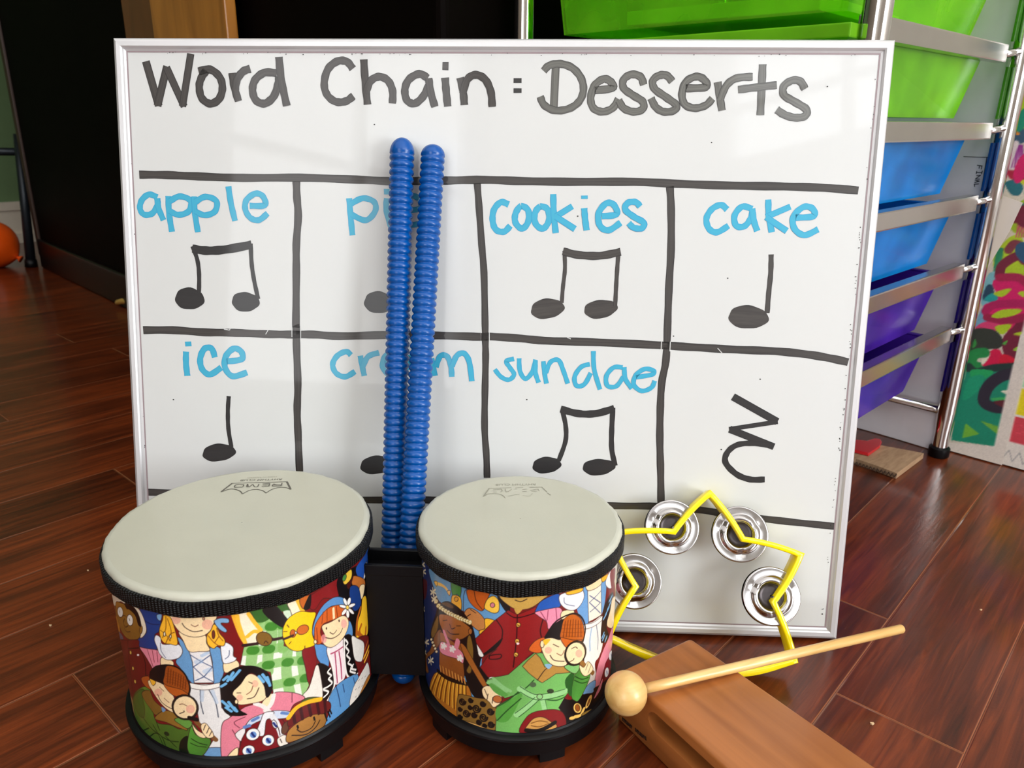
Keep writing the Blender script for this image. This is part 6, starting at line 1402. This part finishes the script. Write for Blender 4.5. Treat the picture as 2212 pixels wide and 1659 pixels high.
# cardboard scrap and red plastic piece on the floor
q5 = Z((1800, 500), 2.964)
cz = .0075
cp = [onz(*p, cz) for p in q5([(60, 1440), (145, 1455), (280, 1500), (408, 1548), (500, 1480), (580, 1420), (450, 1395), (300, 1368), (180, 1340), (60, 1330)])]
V = cp + [np.array([p[0], p[1], .0005]) for p in cp]; k = len(cp)
cbm = wood_grain('corrugated_cardboard', (150, 118, 88), (178, 146, 112), .8, (40, 200, 40), .8, 0)
sc_ = thing('cardboard_scrap', 'torn piece of corrugated cardboard on the floor beneath the trolley', 'cardboard', tuple(cp[3] * np.array([1, 1, 0])))
mesh('cardboard_sheet', V, [tuple(range(k)), tuple(range(k, 2 * k))[::-1]] + [(i, k + i, k + (i + 1) % k, (i + 1) % k) for i in range(k)], cbm, sc_)
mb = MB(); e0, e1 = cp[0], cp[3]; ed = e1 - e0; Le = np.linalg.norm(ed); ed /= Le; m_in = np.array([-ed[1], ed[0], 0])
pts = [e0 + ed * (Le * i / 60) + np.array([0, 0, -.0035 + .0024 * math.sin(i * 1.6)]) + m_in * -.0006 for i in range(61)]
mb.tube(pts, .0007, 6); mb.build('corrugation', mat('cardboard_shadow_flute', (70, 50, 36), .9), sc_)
q6 = q5([(60, 1330), (160, 1332), (215, 1338), (262, 1322), (300, 1326), (312, 1345), (300, 1370), (262, 1398), (228, 1420), (145, 1400), (60, 1380)])
rp = [onz(*p, .012) for p in q6]; V = rp + [np.array([p[0], p[1], cz + .0004]) for p in rp]; k = len(rp)
redm = mat('glossy_red_plastic', (190, 26, 36), .2, coat=.4)
tag(mesh('red_plastic_piece', V, [tuple(range(k)), tuple(range(k, 2 * k))[::-1]] + [(i, k + i, k + (i + 1) % k, (i + 1) % k) for i in range(k)], redm, None, bevel=.001), 'shiny red plastic piece lying on the cardboard scrap', 'plastic piece')

# ------------------------------------------------------------------ dark cabinet, oak board, far corner
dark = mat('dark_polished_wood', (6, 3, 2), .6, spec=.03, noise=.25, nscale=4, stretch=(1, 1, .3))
Pcb = np.array([-1.017, 1.475, 0]); nC = Pcb @ D + .004; uC0 = Pcb @ U; uC1 = -.062
cab = thing('dark_cabinet', 'large dark polished wooden cabinet standing behind the whiteboard', 'cabinet', tuple(W((uC0 + uC1) / 2, .6, 0)))
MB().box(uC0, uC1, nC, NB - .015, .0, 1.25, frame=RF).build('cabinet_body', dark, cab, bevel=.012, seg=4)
MB().box(uC0 - .004, uC0 + .022, nC - .006, nC + .02, .03, 1.25, frame=RF).build('corner_strip', mat('brown_corner_strip', (52, 30, 18), .5), cab, bevel=.003)
MB().box(uC0 + .02, uC1 - .02, nC - .010, nC + .005, .0, .075, frame=RF).build('plinth', mat('dark_red_brown_wood', (16, 6, 5), .35, spec=.2), cab, bevel=.006, seg=3)
def oncab(px, py, n_=nC): return hit(px, py, W(0, n_, 0), D)
ub = [oncab(x, 40, NB - .03) @ U for x in (1037, 1102)]
struct(MB().box(ub[0], ub[1], NB - .03, NB, .09, 2.1, frame=RF).build('trim_1', wood_grain('brown_stile_wood', (66, 36, 16), (96, 54, 26), 0, (3, 3, 2), .4), None, bevel=.003))
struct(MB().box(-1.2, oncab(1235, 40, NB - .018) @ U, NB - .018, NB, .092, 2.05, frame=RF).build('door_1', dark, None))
# brass foot lever
bz = oncab(240, 656, nC - .09); b_u, b_n = onz(258, 655, .012) @ U, onz(258, 655, .012) @ D
mb = MB(); mb.tube([W(b_u - .016, b_n - .002, .009), W(b_u - .010, b_n, .0125), W(b_u, b_n + .006, .0155), W(b_u + .018, b_n + .02, .016), W(b_u + .030, nC - .005, .016)], [.003, .0055, .006, .006, .006], 14)
mb.build('brass_lever', mat('worn_brass', (214, 172, 92), .3, metal=.6), cab, smooth=True)
# oak board in front of the cabinet
no = nC - .030
o0, o1 = oncab(327, 40, no) @ U, oncab(487, 40, no) @ U
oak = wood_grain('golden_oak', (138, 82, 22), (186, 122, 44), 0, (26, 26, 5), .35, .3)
ob = thing('oak_board', 'golden oak upright board in front of the dark cabinet', 'board', tuple(W((o0 + o1) / 2, no, 0)))
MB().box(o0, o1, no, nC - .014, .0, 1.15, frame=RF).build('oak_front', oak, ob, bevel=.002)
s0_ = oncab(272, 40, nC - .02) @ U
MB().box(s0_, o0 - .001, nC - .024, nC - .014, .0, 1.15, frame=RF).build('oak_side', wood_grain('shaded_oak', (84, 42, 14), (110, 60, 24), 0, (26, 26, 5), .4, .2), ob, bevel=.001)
# balloon
bc = onz(-19, 577, 0); cB = hit(-19, 519, bc, np.array([RC[0, 1], RC[1, 1], 0])); rB = .062
bal = thing('balloon', 'orange balloon resting on the floor by the green wall', 'balloon', (float(cB[0]), float(cB[1]), 0))
cB = np.array([cB[0], cB[1], rB * .96]); kd = np.array([RC[0, 0], RC[1, 0], -.55]); kd /= np.linalg.norm(kd)
a = np.cross(kd, [0, 0, 1]); a /= np.linalg.norm(a); b2 = np.cross(a, kd)
orm = mat('orange_balloon_rubber', (232, 84, 14), .25, coat=.4)
pr = [(.0003, -rB)] + [(rB * math.cos(t), rB * math.sin(t)) for t in np.linspace(-1.45, .95, 20)] + [(rB * .40, rB * .93), (rB * .2, rB * 1.04), (.004, rB * 1.10), (.0003, rB * 1.10)]
MB().lathe(pr, n=48, frame=(cB, a, b2, kd)).build('balloon_body', orm, bal, smooth=True)
MB().lathe([(.0003, rB * 1.07), (.004, rB * 1.08), (.004, rB * 1.12), (.009, rB * 1.24), (.0095, rB * 1.26), (.0003, rB * 1.24)], n=20, frame=(cB, a, b2, kd)).build('knot', orm, bal, smooth=True)
# dark metal stand
ft = onz(68, 577, 0); tv = np.array([RC[0, 1], RC[1, 1], 0.0]); tpt = hit(37, 290, ft + tv * .05, tv)
dd = (tpt - ft); up2 = ft + dd * 2.2
st = thing('metal_stand', 'dark metal stand leg with rubber tip beside the orange balloon', 'stand', tuple(ft))
dmet = mat('dark_blue_grey_metal', (30, 36, 42), .35, metal=.5)
MB().tube([ft + dd * .02, ft + dd], [.0125, .0095], 16).build('leg', dmet, st, smooth=True)
MB().tube([ft + np.array([0, 0, .0005]), ft + dd * .06], [.016, .0145], 16).build('rubber_tip', black_pl, st, smooth=True)
cpt = hit(37, 328, ft + tv * .05, tv); side_ = -np.array([RC[0, 0], RC[1, 0], 0])
MB().tube([cpt + side_ * -.005, cpt + side_ * .22], .010, 14).build('crossbar', dmet, st, smooth=True)
# a few crumbs on the planks
crm = mat('pale_crumb', (210, 180, 140), .8)
for i, (x, y, s, w) in enumerate([(1884, 1563, .0014, 'by the brown wood block'), (2119, 1317, .0010, 'on the planks at the far right'), (109, 1351, .0012, 'left of the large drum'), (190, 1232, .0009, 'behind the large drum, near the left edge')]):
    c_ = onz(x, y, s * .5); V = []; 
    for k in range(10):
        t = k * 2.4; V.append(c_ + np.array([math.cos(t) * s * (1 + .5 * math.sin(k * 3.1)), math.sin(t) * s * .6, (s * .5) * (1 if k % 2 else -1)]))
    bm = bmesh.new(); [bm.verts.new(v) for v in V]; bmesh.ops.convex_hull(bm, input=bm.verts); me = bpy.data.meshes.new('crumb'); bm.to_mesh(me); bm.free()
    tag(link('crumb', me, crm), 'tiny pale crumb on the floor ' + w, 'crumb', 'crumbs on the floor')
